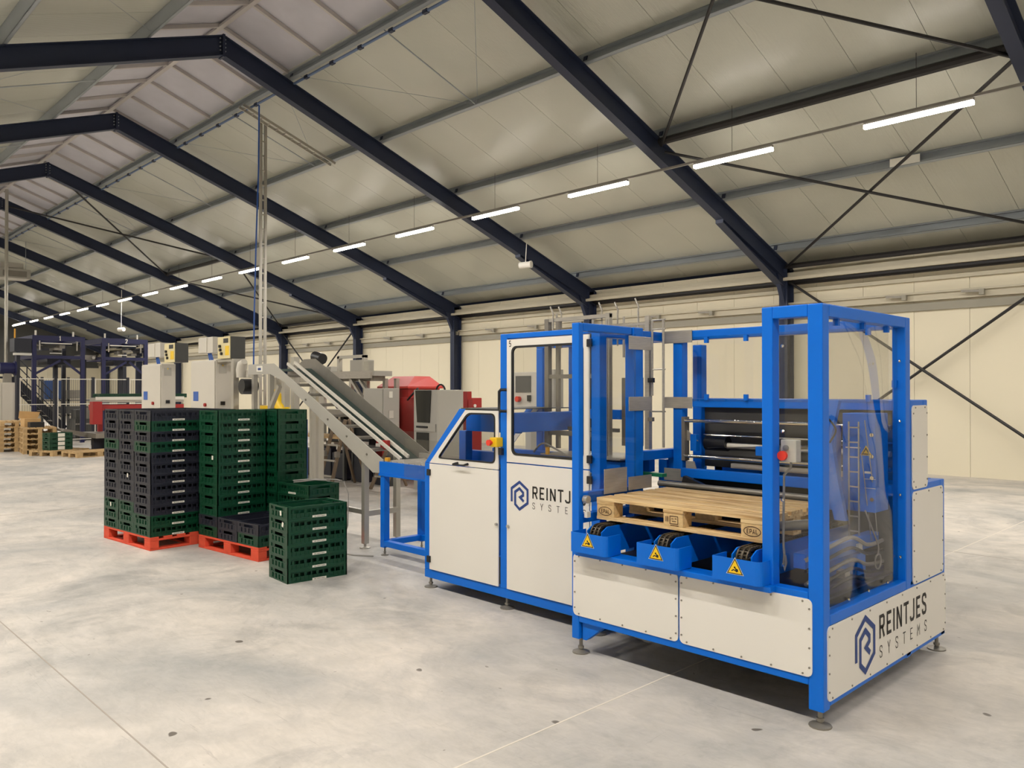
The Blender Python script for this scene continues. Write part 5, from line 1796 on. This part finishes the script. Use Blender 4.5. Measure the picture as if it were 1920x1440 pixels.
def step_ladder(xb, yb, h, label, mat):
    t = thing('step_ladder', (xb, yb, 0), label, 'ladder', 'step ladders under the sloping conveyor')
    for s in (-1, 1):
        ob('stile', MB().beam((xb + s * 0.21, yb, 0), (xb + s * 0.17 + 0.28, yb + 0.15, h), 0.03, 0.06), mat, t)
        ob('hinge', B(xb + s * 0.20 + 0.09, xb + s * 0.20 + 0.17, yb + 0.02, yb + 0.09, 0.45 * h, 0.45 * h + 0.10), 'inoxdark', t)
        ob('rear_stile', MB().beam((xb + s * 0.21 + 0.05, yb + 0.75, 0), (xb + s * 0.17 + 0.30, yb + 0.2, h), 0.03, 0.05), mat, t)
    n = int(h / 0.28)
    for k in range(1, n + 1):
        f = k * 0.28 / h - 0.08
        ob('rung', B(xb - 0.20 + 0.28 * f, xb + 0.20 + 0.28 * f, yb + 0.15 * f - 0.02, yb + 0.15 * f + 0.02, f * h, f * h + 0.03), 'alu', t)
    return t


step_ladder(-12.62, 7.6, 1.22, 'aluminium step ladder standing nearer the crates under the conveyor', 'woodgrey')
step_ladder(-11.55, 8.0, 0.75, 'low step ladder standing before the dark bins near the blue table', 'woodgrey')

# ================================================================== ALONG ROOF AND WALL
mt = thing('cable_mast', (-16.7, 8.47, 0), 'tall aluminium cable mast rising behind the conveyor head to the roof', 'mast')
for dy in (-0.055, 0.055):
    ob('mast_rail', B(-16.73, -16.67, 8.47 + dy - 0.025, 8.47 + dy + 0.025, 0.0, 7.75), 'alu', mt)
for k in range(22):
    ob('mast_rung', B(-16.72, -16.68, 8.44, 8.50, 0.4 + 0.33 * k, 0.43 + 0.33 * k), 'alu', mt)
tr = thing('cable_ladder_tray', (-16.62, 8.9, 7.6), 'pale cable ladder fixed below the purlins at the mast head', 'cable tray')
for dx in (-0.1, 0.1):
    ob('tray_rail', MB().beam((-16.50 + dx, 7.85, zr(7.85) - 0.11), (-16.50 + dx, 10.15, zr(10.15) - 0.11), 0.025, 0.06), 'alu', tr)
for k in range(12):
    y = 7.95 + 0.19 * k
    ob('tray_rung', B(-16.6, -16.4, y - 0.012, y + 0.012, zr(y) - 0.125, zr(y) - 0.10), 'alu', tr)
bp = thing('air_pipe', (-20, 8.05, 7.9), 'blue compressed air pipe clipped along the purlin by the skylight', 'pipe')
ya = PURL[0] + 0.035
for i in range(2, 9):
    xa, xb = FRAMES[i] - 0.12, FRAMES[i + 1] + 0.12
    ob('pipe_run', MB().tube((xa, ya, zr(ya) - 0.032), (xb, ya, zr(ya) - 0.032), 0.026, 8), 'bluegrey', bp, smooth=True)
    for k in range(6):
        x = xa - 0.45 - 0.95 * k
        ob('pipe_clip', B(x - 0.06, x + 0.06, ya - 0.032, ya + 0.032, zr(ya) - 0.064, zr(ya) - 0.004), 'steel', bp)
ob('air_hose', MB().path([(-16.06, 8.05, zr(8.05) - 0.09), (-16.06, 8.04, 6.5), (-16.10, 8.01, 5.0), (-16.06, 7.95, 3.4), (-16.05, 7.93, 2.0), (-16.05, 7.93, 0.02)], 0.018, 6), 'bluehose', label='blue air hose hanging straight down from the roof beside the mast', cat='hose')
ht = thing('unit_heater', (-38, 8.2, 6.3), 'grey box heater hanging below the roof near the far skylight', 'heater')
ob('heater_case', B(-38.5, -37.6, 7.60, 8.75, 6.35, 6.75), 'grey', ht, bev=0.02)
ob('heater_top', B(-38.4, -37.7, 7.7, 8.5, 6.75, 7.0), 'grey', ht)
ob('heater_vent', B(-37.6, -37.58, 7.75, 8.6, 6.42, 6.66), 'inoxdark', ht)
for y in (7.7, 8.65):
    ob('hanger', MB().tube((-38, y, 6.75), (-38, y, zr(y) + 0.2), 0.01, 5), 'galv', ht)
ob('drop_pipe', MB().tube((-30, 6.28, 0), (-30, 6.28, zr(6.28) - 0.1), 0.05, 10), 'alu', smooth=True, label='upright grey pipe reaching from the floor to the ridge before the stairs', cat='pipe')


def spot(x, y, z, label):
    t = thing('spot_lamp', (x, y, z), label, 'spot lamp', 'white spot lamps hung from the rafters')
    ob('lamp_body', MB().tube((x - 0.16, y - 0.05, z), (x + 0.14, y + 0.05, z + 0.01), 0.085, 16), 'lampwhite', t, smooth=True)
    ob('lamp_rim', MB().tube((x + 0.13, y + 0.047, z + 0.01), (x + 0.16, y + 0.057, z + 0.01), 0.095, 16), 'lampwhite', t, smooth=True)
    ob('lamp_stem', MB().path([(x, y, z + 0.08), (x + 0.01, y, z + 0.22), (x + 0.04, y, zr(y) - 0.1)], 0.012, 6), 'lampwhite', t)
    return t


spot(-14.45, 14.6, 4.98, 'white cylindrical spot lamp under the second frame rafter')
spot(-38.2, 12.5, 4.5, 'small white spot lamp far off above the second portal')
ob('paper_sheet', MB().box(-5.35, -4.85, PURL[3] - 0.085, PURL[3] - 0.082, zr(PURL[3]) + 0.03, zr(PURL[3]) + 0.17), 'label', label='white paper notice stuck to a purlin behind the crossed tubes', cat='notice')
wn2 = [-28.8, -24.6, -22.6, -20.75, -18.9, -17.0, -15.2, -12.5, -10.9, -6.3, -4.85, -30.6, -32.8]
for i, x in enumerate(sorted(wn2, reverse=True)):
    t = thing('window_winder', (x, YF - 0.2, 3.7), 'small grey winder bracket on the wall rail, %s from the blue machine' % ORD[i], 'bracket', 'winder brackets on the wall rail')
    ob('winder_arm', MB().beam((x - 0.22, YF - 0.22, 3.72), (x + 0.10, YF - 0.22, 3.70), 0.04, 0.045), 'inoxdark', t)
    ob('winder_block', B(x + 0.10, x + 0.19, YF - 0.25, YF - 0.161, 3.62, 3.735), 'greyrail', t)
ct = thing('cable_channel', (-20, 17.25, 4.4), 'pale cable channel running under the eaves past every frame', 'cable tray')
ob('channel_run', B(-50, XE - 0.2, 17.20, 17.26, 4.26, 4.33), 'rail', ct)
